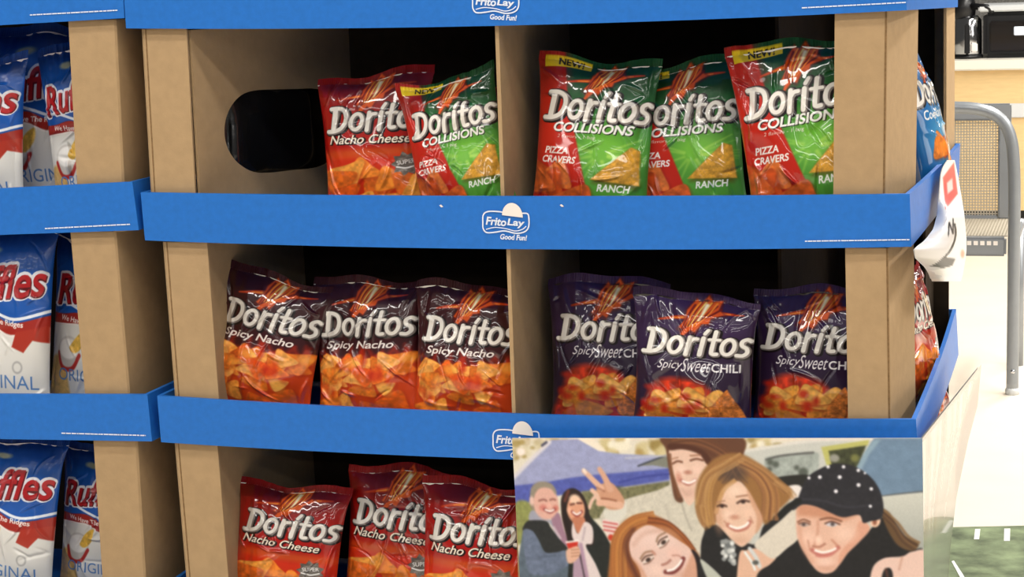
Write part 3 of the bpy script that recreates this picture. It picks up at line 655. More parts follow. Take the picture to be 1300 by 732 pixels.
def art_cool():
    c = Canvas(0, 0, 100, 160, 3, (22, 104, 168))
    c.ell(60, 100, 40, 30, (96, 176, 214), soft=30, alpha=.7)
    chips(c, 92, 41, n=7)
    flame(c, 52, 20, 1.25); wordmark(c, 50, 48, 92, 27)
    write(c, 'Cool Ranch', 48, 72, 66, 10, (238, 238, 240), shear=.25, bold=.02)
    c.ell(62, 92, 10, 8, (210, 228, 238), soft=5); c.ell(70, 112, 8, 7, (150, 202, 226), soft=5)
    return c

# ---------------------------------------------------------------- bag bodies
ART = {}
def art_of(k):
    if k not in ART: ART[k] = {'nacho': art_nacho, 'spicy': art_spicy, 'chili': art_chili, 'collision': art_collision, 'ridge': art_ridge, 'cool': art_cool}[k]()
    return ART[k]
LOGO_V = 48/160
def bag_surface(w, h, t, seed, rough=1.0, flop=0.0):
    rough *= 1.45
    r = np.random.RandomState(seed)
    cr = []
    for i in range(10):
        e = r.rand()
        cx = r.uniform(.06, .94) if e < .5 else r.choice([r.uniform(.03, .2), r.uniform(.8, .97)])
        cr.append((cx*w-w/2, r.uniform(.08, .95)*h, r.normal(0, .6), r.uniform(.03, .07), r.uniform(.004, .008), r.choice([-1, 1])*r.uniform(.0008, .0026)*rough, 0))
    for i in range(20):
        cx = r.uniform(.08, .92)
        cr.append((cx*w-w/2, r.uniform(.1, .92)*h, r.normal(0, .95), r.uniform(.012, .05), r.uniform(.0018, .0036), r.choice([-1, 1, 1])*r.uniform(.0010, .0030)*rough, r.uniform(-9, 9)))
    dn = [(r.uniform(-.45, .45)*w, r.uniform(.1, .9)*h, r.uniform(.018, .045), -r.uniform(.001, .005)*rough) for i in range(5)]
    ph = r.uniform(0, 6.28, 8); sk = r.uniform(-.02, .02); bw = r.uniform(-.004, .004)
    def S(u, v, side):
        """u 0..1 across, v 0..1 up; side -1 front, +1 back"""
        s = np.abs(2*u-1)
        q = np.clip((v-.03)/.92, 0, 1)
        g = np.clip(1-np.abs(2*q-1)**3.0, 0, 1)**.75*(1.12-.34*q)
        f = np.clip(1-s**2.5, 0, 1)**.62*g
        x = (u-.5)*w*(1-.10*g)+sk*(v-.5)**2*w
        z = v*h+h*np.clip(v-.8, 0, 1)*(.16*np.sin(4.2*u+ph[5])+.06*np.sin(11*u+ph[6]))
        y = side*t*.5*f
        if side < 0:
            d = np.zeros_like(u)
            for cx, cz, an, L, wd, am, cv_ in cr:
                ca, sa = math.cos(an), math.sin(an)
                al = (x-cx)*sa+(z-cz)*ca; ac = (x-cx)*ca-(z-cz)*sa+cv_*al*al
                m = np.clip(1-(al/L)**2, 0, 1)**2
                d += am*m*np.exp(-(ac/wd)**2)
            for cx, cz, rd, am in dn: d += am*np.exp(-((x-cx)**2+(z-cz)**2)/rd**2)
            for k in range(4):
                d += .0006*rough*np.sin(2*np.pi*(4+2.3*k)*u+ph[k])*np.exp(-(1-v)*h/.03)
                d += .0007*rough*np.sin(2*np.pi*(4+2.7*k)*u+ph[k+4])*np.exp(-v*h/.03)
            d += .0012*rough*np.sin(38*x+ph[0]+20*z)*np.sin(31*z+ph[1])
            y = y-d*np.clip((1-s)*9, 0, 1)
        y = y+.05*np.clip(v-.86, 0, 1)*np.sin(7*u+ph[7])+flop*np.clip(v-.82, 0, 1)**2*h*8+bw*np.sin(6*u+ph[2])*(1-g)
        return np.stack([x, y, z], -1)
    return S
SEAL = .955
def make_bag(kind, h, w=.19, t=.062, seed=1, nu=240, nv=370, rough=1.0, flop=0.12, mat_=None, label=None, group=None):
    c = art_of(kind); S = bag_surface(w, h, t, seed, rough, flop)
    m = mat_ or MT['film']
    u, v = np.meshgrid(np.linspace(0, 1, nu), np.linspace(0, SEAL, nv))
    ub, vb = np.meshgrid(np.linspace(0, 1, 40), np.linspace(0, SEAL, 50))
    base = c.lin(np.full((1, 1), .96), np.full((1, 1), .32))[0, 0]
    me = grid_mesh('chip_bag', S(u, v, -1), c.lin(u, 1-v), (S(ub, vb, 1), np.broadcast_to(base, ub.shape+(3,))))
    o = link('chip_bag', me, None, [m]); tag(o, label, 'chips bag', group)
    # crimped seal along the top
    us, vs = np.meshgrid(np.linspace(0, 1, 160), np.linspace(SEAL, 1, 8))
    P = S(us, vs, -1); P[..., 1] += -.0006*np.sign(np.sin(us*w/.004*2*np.pi)); B = P.copy(); B[..., 1] += .0012
    so = link('top_seal', grid_mesh('top_seal', P, c.lin(us, 1-vs), (B[:, ::4], c.lin(us, 1-vs)[:, ::4])), o, [MT['seal']])
    return o
def set_bag(kind, u, v, Y, floor, yaw=0, roll=0, lean=6, w=.2, t=.062, seed=1, rough=1.0, flop=0.12, label='', group=None, face='front', mat_=None, X=None, h=None):
    """stand a bag so its wordmark centre lies on the sight line (u, v) at depth Y (or side plane X), bottom on the shelf"""
    P = pY(u, v, Y) if X is None else pX(u, v, X)
    if X is not None and Y is not None: P[1] = Y
    R = Euler((math.radians(-lean), math.radians(roll), math.radians(yaw)), 'XYZ').to_matrix()
    R = Matrix.Rotation(math.radians(yaw), 3, 'Z') @ Matrix.Rotation(math.radians(-lean), 3, 'X') @ Matrix.Rotation(math.radians(roll), 3, 'Y')
    cz = (R @ Vector((0, 0, 1)))[2]
    drop = abs(math.sin(math.radians(roll)))*w*.46
    if h is None: h = (P[2]-floor-drop)/((1-LOGO_V)*cz)
    o = make_bag(kind, h, w, t, seed, rough=rough, flop=flop, label=label, group=group, mat_=mat_)
    o.rotation_euler = R.to_euler()
    o.location = Vector(P)-R @ Vector((0, -t*.5, h*(1-LOGO_V)))
    print('bag', kind, u, v, 'h=%.3f' % h, tuple(round(x, 3) for x in o.location))
    return o
# ---------------------------------------------------------------- the setting
bm = bmesh.new(); add_box(bm, -6, 9, -5.5, 12.5, -.05, 0)
tag(obj('floor', bm, MT['floor']), kind='structure')
WALL_Y = 10.95
bm = bmesh.new(); add_box(bm, -6, 9, WALL_Y, WALL_Y+.12, 0, 3.4)
tag(obj('wall_back', bm, MT['tile']), kind='structure')

# ---------------------------------------------------------------- cardboard display units
D = .90                                    # depth of a unit
def quad3(a, b, c, n=25):
    """smooth edge through three measured points (a slightly bowed board)"""
    a, b, c = map(np.array, (a, b, c)); tb = (b[0]-a[0])/(c[0]-a[0]); out = []
    for i in range(n):
        t = i/(n-1)
        l0 = (t-tb)*(t-1)/((0-tb)*(0-1)); l1 = t*(t-1)/(tb*(tb-1)); l2 = t*(t-tb)/((1-tb))
        out.append(a*(l0)+b*l1+c*l2)
    return np.array(out)
def tray(root, top, bot, right_top, right_bot, th=.007, left_wall=True):
    """top/bot: bowed front edges (n x 3, plane Y=0); right_*: rear ends of the right side wall"""
    bm = bmesh.new(); n = len(top)
    add_strip(bm, list(top), list(bot), (0, th, 0))
    k = 9; t = np.linspace(0, 1, k)[:, None]
    T = top[-1]*(1-t)+np.array(right_top)*t; B = bot[-1]*(1-t)+np.array(right_bot)*t
    T[0, 1] = B[0, 1] = th*.6
    bw = np.sin(t*np.pi)*.004; T[:, 0] += bw[:, 0]; B[:, 0] += bw[:, 0]*.4
    add_strip(bm, list(T), list(B), (-th, 0, 0))
    lt = np.array([top[0]+[0, th*.6, 0], top[0]+[0, D, 0]]); lb = np.array([bot[0]+[0, th*.6, 0], bot[0]+[0, D, 0]])
    add_strip(bm, list(lt), list(lb), (th, 0, 0))
    add_strip(bm, [lt[1], T[-1]], [lb[1], B[-1]], (0, -th, 0))
    # shelf board
    z = bot[:, 2].min()
    A = [bot[0]+[.01, th, .006], bot[-1]+[-.01, th, .006], B[-1]+[-.01, -th, .006], lb[1]+[.01, -th, .006]]
    for a in A: a[2] += .004
    add_slab(bm, A, [np.array(a)-[0, 0, .006] for a in A])
    o = obj('tray', bm, MT['blue'], root)
    return o, (bot[0][2]+bot[-1][2])/2+.011
def ink(name, parent, polys, m, Y=-.0012):
    """flat printed shapes given in photograph coordinates, laid on the front face"""
    bm = bmesh.new()
    for P in polys:
        vs = [bm.verts.new(tuple(pY(u, v, Y))) for u, v in P]
        bm.faces.new(vs)
    return obj(name, bm, m, parent)
def ribbon(P, w, closed=False):
    P = spl(P, 6, closed); out = []; n = len(P); L = []
    for i in range(n):
        t = P[(i+1) % n]-P[i-1] if closed else P[min(i+1, n-1)]-P[max(i-1, 0)]
        t = t/(np.linalg.norm(t)+1e-9); L.append(np.array([-t[1], t[0]])*w/2)
    for i in range(n if closed else n-1):
        j = (i+1) % n
        out.append([P[i]+L[i], P[i]-L[i], P[j]-L[j], P[j]+L[j]])
    return out
def emblem(tr, dx, dy):
    o = np.array([dx, dy])
    ring = [(613, 282), (613.5, 273), (619, 268.5), (634, 268.5), (650, 272), (664, 270.5), (670, 271.5), (671.5, 278), (671, 288), (666, 294), (655, 296), (641, 293), (629, 294.5), (618, 295), (613.5, 290)]
    white = ribbon(np.array(ring)+o, 1.7, True)+ribbon(np.array([(617, 291), (628, 288.5), (642, 290), (654, 293), (663, 291), (668, 287)])+o, 1.2)
    for s, x, y, w, h, a in (('Frito', 630, 281, 26, 10.5, 5), ('Lay', 655, 283.5, 22, 11.5, 5), ('Good Fun!', 652, 301, 34, 7, 3)):
        T = place(text_tris(s, .1, .03)[0], x+dx, y+dy, w, h, a)
        white += [list(t) for t in T]
    ink('printed_logo', tr, white, MT['white'], -.0016)
    disc = [(638+13+13.2*math.cos(a)-.5, 274.5+.12*13*math.cos(a)-17*max(math.sin(a), 0)+(0)) for a in np.linspace(0, math.pi, 22)]
    ink('printed_sun', tr, [[(x+dx, y+dy) for x, y in disc]], MT['cream'], -.0020)
def fineprint(tr, a, b, seed):
    r = random.Random(seed); a = np.array(a, float); b = np.array(b, float); L = np.linalg.norm(b-a); d = (b-a)/L; nrm = np.array([-d[1], d[0]]); P = []; t = 0
    while t < L:
        w = r.uniform(2, 7); e = min(t+w, L)
        P.append([a+d*t-nrm*.75, a+d*e-nrm*.75, a+d*e+nrm*.75, a+d*t+nrm*.75]); t = e+r.uniform(.3, 1.0)
    ink('fine_print', tr, P, MT['white'], -.0012)
def px3(a, Y=0): return [pY(u, v, Y) for u, v in a]

stand = empty('display_stand', (.61, 0, 0), 'tall brown cardboard display stand with blue trays holding tortilla chip bags', 'display stand', 'cardboard chip displays')
H0 = np.array([0, 0, .079])
# measured front edges of the four trays (left, middle, right)
e0b = quad3(*px3([(160, 36), (640, 32.5), (1151, 13)])); e0t = e0b+H0
e1t = quad3(*px3([(178.5, 244), (645, 249), (1155, 246)])); e1b = quad3(*px3([(184, 305), (645, 316), (1157, 313)]))
e2t = quad3(*px3([(199.5, 502), (648, 525), (1163, 532)])); e2b = quad3(*px3([(204.5, 561), (648, 583), (1166, 592)]))
e3t = e2t-[0, 0, .333]; e3b = e2b-[0, 0, .333]
r0b = pY(1216, 9, D); r1t = pY(1219, 182, D); r1b = pY(1217, 236, D); r2t = pY(1214, 392, D); r2b = pY(1217, 450, D)
tr0, f0 = tray(stand, e0t, e0b, r0b+H0, r0b)
tr1, f1 = tray(stand, e1t, e1b, r1t, r1b)
tr2, f2 = tray(stand, e2t, e2b, r2t, r2b)
tr3, f3 = tray(stand, e3t, e3b, r2t-[.07, 0, .333], r2b-[.07, 0, .333])
emblem(tr1, 0, 0); emblem(tr0, -13, -279); emblem(tr2, 13, 277)
fineprint(tr1, (1022, 306), (1155, 304), 1); fineprint(tr0, (1018, 10), (1150, 3), 2)
for x, y in ((713, 261), (560, 261.5)):
    ink('pale_fleck', tr1, [[(x-2.5, y-1), (x, y-2), (x+3, y+1), (x, y+1.5)]], MT['cream'])  # small pale flecks on the tray front
def board(name, root, q, Y, th, m=None):
    """front-facing board from four photograph corners on plane Y, th thick"""
    bm = bmesh.new(); A = [pY(u, v, Y) for u, v in q]
    add_slab(bm, A, [a+[0, th, 0] for a in A])
    return obj(name, bm, m or MT['kraft'], root)
def panel(name, root, x0, x1, y0, y1, z0, z1, m=None):
    bm = bmesh.new(); add_box(bm, x0, x1, y0, y1, z0, z1); return obj(name, bm, m or MT['kraft'], root)
def angled(name, root, P, z0, z1, th=.005, m=None, dx=0.0):
    """folded board standing on a plan polyline P [(x, y)...]; dx shifts its foot sideways"""
    bm = bmesh.new()
    T = [np.array([x, y, z1]) for x, y in P]; B = [np.array([x+dx, y, z0]) for x, y in P]; O = []
    for i in range(len(P)):
        a = np.array(P[max(i-1, 0)]); b = np.array(P[min(i+1, len(P)-1)]); t = (b-a)/np.linalg.norm(b-a); O.append((-t[1]*th, t[0]*th, 0))
    add_strip(bm, T, B, np.array(O)); return obj(name, bm, m or MT['kraft'], root)
YP = .012
def X(u, v, Y=YP): return pY(u, v, Y)[0]
tiers = ((f1, e0b[:, 2].max()-.002, (179, 237, 190, 249), (632, 640), (1060, 1127, 1057, 1127), (40, 240)),
         (f2, e1b[:, 2].max()-.004, (206, 263, 222, 272), (646, 656), (1073, 1128, 1077, 1133), (312, 505)),
         (f3, e2b[:, 2].max()-.004, (221, 276, 237, 290), (655, 668), (1085, 1140, 1088, 1144), (570, 735)))
for i, (z0, z1, lp, dv, rp, (ya, yb)) in enumerate(tiers):
    # left front post: narrow return + front flange
    xl, xr = X(lp[0], ya), X(lp[1], ya); dxl = X(lp[2], yb)-xl
    angled('corner_post', stand, [(xl-.002, YP+.10), (xl, YP+.003), (xl+.004, YP), (xr, YP)], z0, z1, dx=dxl)
    bm = bmesh.new(); add_strip(bm, [np.array([xl+.0075, YP-.0006, z1]), np.array([xl+.0095, YP-.0006, z1])], [np.array([xl+.0075+dxl, YP-.0006, z0]), np.array([xl+.0095+dxl, YP-.0006, z0])], (0, .001, 0))
    obj('fold_crease', bm, MT['kraft_edge'], stand)
    # right front post: front flange then the flange turning towards the side
    xa, xb = X(rp[0], ya), X(rp[1], ya); dxr = X(rp[2], yb)-xa
    xs = pY(1166 if i == 0 else 1160 if i == 1 else 1164, (ya+yb)/2, .2)[0]
    angled('corner_post', stand, [(xa, YP), (xb-.003, YP), (xb, YP+.003), (min(xs, 1.222), .2)], z0, z1, dx=dxr)
    bm = bmesh.new(); add_strip(bm, [np.array([xb-.0035, YP-.0007, z1]), np.array([xb-.001, YP+.0004, z1])], [np.array([xb-.0035+dxr, YP-.0007, z0]), np.array([xb-.001+dxr, YP+.0004, z0])], (0, .001, 0))
    obj('fold_crease', bm, MT['kraft_edge'], stand)
    # rear post at the right side, divider, left side wall, back boards
    xe = pY(1212 if i == 0 else 1206, 100, D-.02)[0] if i < 1 else 1.18
    angled('corner_post', stand, [(xe-.004, D-.16), (xe, D-.02), (xe-.07, D-.015)], z0, z1, m=MT['kraft'] if i == 0 else MT['shaded'])  # lower rear posts coloured dark to stand for interior shade
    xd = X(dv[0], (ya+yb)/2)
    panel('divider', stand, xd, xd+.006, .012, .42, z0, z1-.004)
    panel('back_panel', stand, .03, 1.0, .42, .426, z0, z1-.004, MT['shaded'])
    panel('side_panel', stand, .995, 1.001, .20, D-.02, z0, z1-.004, MT['shaded'])
    panel('rear_shade_panel', stand, .02, 1.18 if i == 0 else 1.207, D-.03, D-.024, z0, z1-.004, MT['shaded'])  # added board closing off light from behind, coloured as shade
    # slanting inner wall at the left
    wa = np.array([xr+dxl*.5+.004, YP+.008, 0]); wb = wa+[.111, .40, 0]
    if i:
        angled('side_wall', stand, [(xr-.012, YP+.008), (xr-.008, .42)], z0, z1-.004, dx=dxl*.9)
    else:
        dw = (wb-wa)/np.linalg.norm(wb-wa); nw = np.array([-dw[1], dw[0], 0])
        def on_wall(u, v):
            d = ray(u, v); return CAM+d*((wa-CAM)@nw/(d@nw))
        hole = [(285, 166), (287, 150), (294, 134), (306, 121), (322, 115), (345, 113.5), (372, 113), (405, 113), (422, 124), (428, 165), (422, 200), (405, 212), (372, 216), (345, 219), (322, 218), (305, 209), (294, 197), (287, 182)]
        hp = [on_wall(u, v) for u, v in spl(hole, 4)]
        L = np.linalg.norm(wb-wa)
        outer = [wa+[0, 0, z0], wa+[0, 0, z1-.004], wb+[0, 0, z1-.004], wb+[0, 0, z0]]
        bm = bmesh.new()
        o2 = [Vector(((p-wa)@dw, p[2], 0)) for p in outer]; h2 = [Vector((min((p-wa)@dw, L-.01), p[2], 0)) for p in hp]
        allp = [wa+dw*q.x+np.array([0, 0, q.y-wa[2]]) for q in o2+h2]
        F_ = [bm.verts.new(tuple(p)) for p in allp]; K_ = [bm.verts.new(tuple(p+nw*.005)) for p in allp]
        for t in tessellate_polygon([o2, h2]):
            if len(set(t)) == 3:
                bm.faces.new([F_[k] for k in t]); bm.faces.new([K_[k] for k in t][::-1])
        n, m = len(o2), len(h2)
        for k in range(n): bm.faces.new([F_[k], F_[(k+1) % n], K_[(k+1) % n], K_[k]])
        for k in range(m): bm.faces.new([F_[n+k], F_[n+(k+1) % m], K_[n+(k+1) % m], K_[n+k]])
        obj('side_wall', bm, MT['kraft'], stand)
        hole_c = sum(hp)/len(hp); hole_n = nw
zb = e3b[:, 2].min()
panel('base_box', stand, .02, 1.2, .02, D-.02, .0, zb+.002)

# left unit, reaching out of the frame
left = empty('display_stand', (-.42, 0, 0), 'cardboard display stand at the left edge holding blue and white ridged chip bags', 'display stand', 'cardboard chip displays')
XL = -.84
def ext(a, b):
    """front edge through two measured points, carried out to the unit's left end"""
    A, B = pY(*a), pY(*b); t = (XL-A[0])/(B[0]-A[0]); C = A+(B-A)*t; return quad3(C, (C+B)/2, B)
l0b = ext((0, 32), (158, 23)); l0t = l0b+H0
l1t = ext((0, 239), (168, 230.5)); l1b = ext((0, 298), (176, 292))
l2t = ext((0, 500), (187, 500.5)); l2b = ext((0, 557), (193, 560))
l3t = l2t-[0, 0, .333]; l3b = l2b-[0, 0, .333]
lt = []
for T, B in ((l0t, l0b), (l1t, l1b), (l2t, l2b), (l3t, l3b)):
    lt.append(tray(left, T, B, T[-1]+[-.012, D, 0], B[-1]+[-.012, D, 0]))
g1, g2, g3 = lt[1][1], lt[2][1], lt[3][1]
fineprint(lt[0][0], (38, 19), (149, 13), 3); fineprint(lt[1][0], (57, 290), (165, 284.5), 4); fineprint(lt[2][0], (78, 549.5), (185, 552.5), 5)
for z0, z1, q, (ya, yb) in ((g1, l0b[-1, 2]-.002, (87, 147, 97, 154), (30, 234)), (g2, l1b[-1, 2]-.003, (90, 147, 109, 166), (303, 498)), (g3, l2b[-1, 2]-.004, (119, 174, 130, 183), (563, 735))):
    xa, xb = X(q[0], ya), X(q[1], ya); dx = X(q[2], yb)-xa
    angled('corner_post', left, [(xa, YP), (xb-.003, YP), (xb, YP+.003), (xb-.004, .5), (xb-.004, D-.02)], z0, z1, dx=dx)
    panel('back_panel', left, XL+.02, xb-.02, .42, .426, z0, z1-.003, MT['shaded'])
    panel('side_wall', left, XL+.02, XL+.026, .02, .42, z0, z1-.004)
panel('base_box', left, XL+.02, -.03, .02, D-.02, 0, l3b[:, 2].min()+.001)

# black plastic sheet bundled in the gap, seen through the hand hole
r = np.random.RandomState(4)
th_, ph_ = np.meshgrid(np.linspace(0, 2*np.pi, 60), np.linspace(0, np.pi, 34))
rad = 1+.10*np.sin(5*th_+2*ph_)*np.sin(ph_)+.06*np.sin(9*th_-4*ph_)*np.sin(ph_)+.05*np.sin(7*ph_+3*th_)*np.sin(ph_)
ctr = hole_c+hole_n*.036
sx_, cx_ = np.sin(ph_)*rad, np.cos(ph_)
P = ctr+(dw*1.0)[None, None]*(.15*sx_*np.sin(th_))[..., None]+hole_n[None, None]*(.028*sx_*np.cos(th_))[..., None]+np.array([0, 0, 1.0])*(-(ctr[2]-tiers[0][0])*np.sign(cx_)*np.abs(cx_)**.8)[..., None]
me = grid_mesh('black_plastic_sheet', P); o = link('black_plastic_sheet', me, None, [MT['blackfilm']])
tag(o, 'crumpled black plastic sheet behind the hand hole of the brown side wall', 'plastic sheet')

# ---------------------------------------------------------------- bags of chips
UP_ = 'chip bags on the upper shelf'; MID = 'chip bags on the middle shelf'; LOW = 'chip bags on the lower shelf'; LEFTG = 'blue and white chip bags in the left display'
set_bag('nacho', 470, 149, .10, f1, yaw=2, roll=-3, lean=5, seed=11, group=UP_, label='red nacho cheese bag on the upper shelf beside the hand hole')
set_bag('collision', 564, 150, .055, f1, w=.172, yaw=-4, roll=-12, lean=6, seed=12, group=UP_, rough=1.3, label='red and green bag overlapping the red nacho cheese bag on the upper shelf')
set_bag('nacho', 565, 160, .19, f1, yaw=0, roll=2, lean=4, seed=13, group=UP_, label='red bag mostly hidden behind the tilted red and green bag, upper shelf')
set_bag('collision', 750, 135, .075, f1, yaw=-2, roll=4, lean=7, seed=14, group=UP_, label='red and green bag just right of the upper shelf divider')
set_bag('collision', 860, 140, .11, f1, yaw=4, roll=-4, lean=6, seed=15, group=UP_, label='middle one of the three red and green bags right of the divider')
set_bag('collision', 1006, 122, .05, f1, yaw=-3, roll=-9, lean=5, w=.2, seed=16, group=UP_, rough=1.5, label='red and green bag cut off by the right post, upper shelf')
set_bag('spicy', 336, 403, .075, f2, yaw=5, roll=11, lean=7, seed=21, group=MID, label='spicy nacho bag leaning beside the left post, middle shelf')
set_bag('spicy', 456, 411, .09, f2, yaw=-5, roll=-3, lean=7, seed=22, group=MID, label='spicy nacho bag in the middle of three on the middle shelf')
set_bag('spicy', 588, 420, .065, f2, w=.183, yaw=2, roll=3, lean=7, seed=23, group=MID, label='spicy nacho bag against the divider of the middle shelf')
set_bag('chili', 766, 414, .12, f2, yaw=2, roll=0, lean=5, seed=24, group=MID, label='dark sweet chili bag half behind the bright purple bag')
set_bag('chili', 877, 433, .045, f2, yaw=0, roll=2, lean=5, seed=25, group=MID, w=.2, label='bright purple sweet chili bag standing foremost on the middle shelf')
set_bag('chili', 1027, 428, .095, f2, yaw=-6, roll=1, lean=6, seed=26, group=MID, label='sweet chili bag cut off by the right post, middle shelf')
set_bag('nacho', 361, 667, .07, f3, yaw=3, roll=6, lean=9, seed=31, group=LOW, label='red nacho cheese bag leftmost on the lower shelf')
set_bag('nacho', 500, 655, .11, f3, yaw=-2, roll=3, lean=8, seed=32, group=LOW, label='red nacho cheese bag between two others on the lower shelf')
set_bag('nacho', 600, 674, .06, f3, yaw=0, roll=2, lean=8, seed=33, group=LOW, label='red nacho cheese bag touching the photograph card, lower shelf')
# bags facing the right side opening
set_bag('cool', 1185, 112, None, f1, yaw=82, roll=0, lean=13, seed=41, X=1.208, label='blue ranch chip bag facing the right side opening, upper tray', group=UP_)
set_bag('nacho', 1177, 388, None, f2, yaw=80, roll=0, lean=8, seed=42, X=1.206, label='red bag facing the right side opening, middle tray', group=MID)
set_bag('nacho', 1204, 548, None, f3, yaw=80, roll=0, lean=2, seed=43, X=1.222, t=.05, h=.3, label='red bag peeking out below the right side of the middle tray', group=LOW)
# left unit
FD = MT['film_dull']
set_bag('ridge', -44, 132, .07, g1, yaw=0, roll=2, lean=4, seed=51, group=LEFTG, mat_=FD, label='white bag at the photo edge on the left display, upper shelf')
set_bag('ridge', 92, 122, .12, g1, w=.14, yaw=6, roll=-5, lean=4, seed=52, group=LEFTG, mat_=FD, rough=1.8, label='white bag with tan corner beside the left display post, upper shelf')
set_bag('ridge', 40, 108, .17, g1, yaw=0, roll=-2, lean=4, seed=53, group=LEFTG, mat_=FD, label='blue topped bag standing behind two others, left display upper shelf')
set_bag('ridge', -6, 362, .06, g2, yaw=-2, roll=3, lean=5, seed=54, group=LEFTG, mat_=FD, label='ridged chip bag at the photo edge, left display middle shelf')
set_bag('ridge', 112, 368, .13, g2, w=.165, yaw=2, roll=5, lean=5, seed=55, group=LEFTG, mat_=FD, label='ridged chip bag partly behind the post, left display middle shelf')
set_bag('ridge', 4, 618, .06, g3, yaw=-2, roll=6, lean=6, seed=56, group=LEFTG, mat_=FD, label='ridged chip bag at the photo edge, left display lower shelf')
set_bag('ridge', 120, 628, .13, g3, w=.165, yaw=0, roll=4, lean=6, seed=57, group=LEFTG, mat_=FD, label='ridged chip bag partly behind the post, left display lower shelf')

# ---------------------------------------------------------------- promotional photograph card wrapped round the lower corner
pc = paint_poster()
YC = -.035
card = empty('promotional_card', (1.0, YC, 0), 'large photograph card of smiling friends at a car park party, hung below the middle tray', 'poster')
def cardmesh(name, P, C, th, root, m):
    n = np.cross(P[0, 1]-P[0, 0], P[1, 0]-P[0, 0]); n = n/np.linalg.norm(n)
    Q = P[::max(1, P.shape[0]//24), ::max(1, P.shape[1]//24)]
    Q = P[np.unique(np.linspace(0, P.shape[0]-1, 40).astype(int))][:, np.unique(np.linspace(0, P.shape[1]-1, 40).astype(int))]
    B = Q+n*th if n[1] > 0 or abs(n[1]) < .5 else Q-n*th
    me = grid_mesh(name, P-np.array(root.location), C, (B-np.array(root.location), np.full(Q.shape, .75)))
    return link(name, me, root, [m])
u, v = np.meshgrid(np.linspace(0, 1, 900), np.linspace(0, 1, 340))
c00, c10 = pY(650, 556, YC), pY(1171, 556, YC); zlow = pY(660, 760, YC)[2]
c01 = pY(661.5, 760, YC); c11 = pY(1173, 760, YC)
P = (c00*(1-u)[..., None]+c10*u[..., None])*(1-v)[..., None]+(c01*(1-u)[..., None]+c11*u[..., None])*v[..., None]
cardmesh('photograph_front', P, pc.lin(u, v), .0025, card, MT['print'])
# side wing of the card, running back along the unit and curling outwards at its top rear corner
wing = Canvas(0, 0, 100, 100, 4, (200, 186, 172))  # pale base and streaks paint the glare that washes out the print
wr = random.Random(3)
for i in range(40):
    x = wr.uniform(0, 100); wing.line([(x, -5), (x+wr.uniform(-4, 6), 40), (x+wr.uniform(-6, 4), 105)], wr.uniform(1.5, 5), wr.choice([(168, 128, 108), (232, 222, 212), (140, 108, 90), (196, 164, 146), (226, 214, 204)]), soft=5, alpha=.42)
wing.poly([(0, 66), (100, 60), (100, 110), (0, 110)], (104, 118, 108), smooth=False, soft=10, alpha=.65)
wing.line([(99, 0), (99, 100)], 3, (120, 100, 88), soft=2, alpha=.7); wing.line([(0, 1), (100, 1)], 2.5, (128, 110, 98), soft=2, alpha=.8)
wing.poly([(72, 16), (101, 6), (101, 42), (80, 40)], (104, 66, 42), soft=8, alpha=.95)
su, sv = np.meshgrid(np.linspace(0, 1, 120), np.linspace(0, 1, 120))
rows = ((0, 1171, 556, 1246, 462), (.18, 1171.5, 590, 1241, 515), (.30, 1171.8, 612, 1229, 560), (.5, 1172, 650, 1214, 632), (.75, 1172.5, 705, 1206, 700), (1, 1173, 760, 1203, 760))
tt = np.array([q[0] for q in rows]); YB = .62
Fp = np.array([pY(q[1], q[2], YC) for q in rows]); Bp = np.array([pY(q[3], q[4], YB) for q in rows])
print('wing front z', Fp[:, 2], 'back', Bp)
def itp(A): return np.stack([np.interp(sv, tt, A[:, k]) for k in range(3)], -1)
A, B = itp(Fp), itp(Bp)
W_ = su[..., None]
P = A*(1-W_)+B*W_; P[..., 0] += .02*np.sin(su*np.pi)*(.4+.6*sv)*0
me = grid_mesh('photograph_side', P-np.array(card.location), wing.lin(su, sv), ((P+[-.0025, 0, 0])[::6, ::6]-np.array(card.location), np.full(P[::6, ::6].shape, .75)))
link('photograph_side', me, card, [MT['printgloss']])

# ---------------------------------------------------------------- curled white sign hooked on the right side of the upper tray
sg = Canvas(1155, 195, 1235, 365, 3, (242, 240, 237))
sg.poly([(1155, 240), (1190, 240), (1196, 268), (1210, 285), (1213, 296), (1200, 325), (1182, 340), (1155, 345)], (214, 209, 205), soft=4)  # grey lobe: shade of the curled inner face painted in
sg.poly([(1197, 225), (1211, 206), (1216, 246), (1200, 266)], (216, 92, 84), smooth=False, soft=2)
sg.poly([(1202, 232), (1209, 226), (1210, 240), (1203, 246)], (240, 206, 200), smooth=False, soft=2)
sg.line([(1212, 284), (1213, 300), (1206, 318), (1193, 332), (1180, 340)], 2.6, (30, 28, 28))
sg.poly([(1184, 339), (1199, 327), (1213, 328), (1209, 337), (1198, 340)], (40, 38, 38), smooth=False, soft=1)
write_s = [((1204, 299), (1205, 282)), ((1205, 282), (1210, 297)), ((1210, 297), (1210, 278))]
for a, b in write_s: sg.line([a, b], 1.8, (46, 44, 46), smooth=False)
sg.ell(1222, 322, 2.5, 5, (206, 160, 130), soft=2)
srow = ((203, 1203, 1212), (212, 1197, 1214), (222, 1194, 1216), (245, 1192.5, 1220), (270, 1191, 1224), (290, 1186, 1226), (305, 1175, 1227), (316, 1160, 1227), (328, 1163, 1226), (340, 1176, 1224), (350, 1181, 1222), (357, 1183, 1220))
sy, sx = np.linspace(203, 357, 90), np.linspace(0, 1, 60)
xl = np.interp(sy, [q[0] for q in srow], [q[1] for q in srow]); xr = np.interp(sy, [q[0] for q in srow], [q[2] for q in srow])
P = np.zeros((90, 60, 3)); U = np.zeros((90, 60)); V = np.zeros((90, 60))
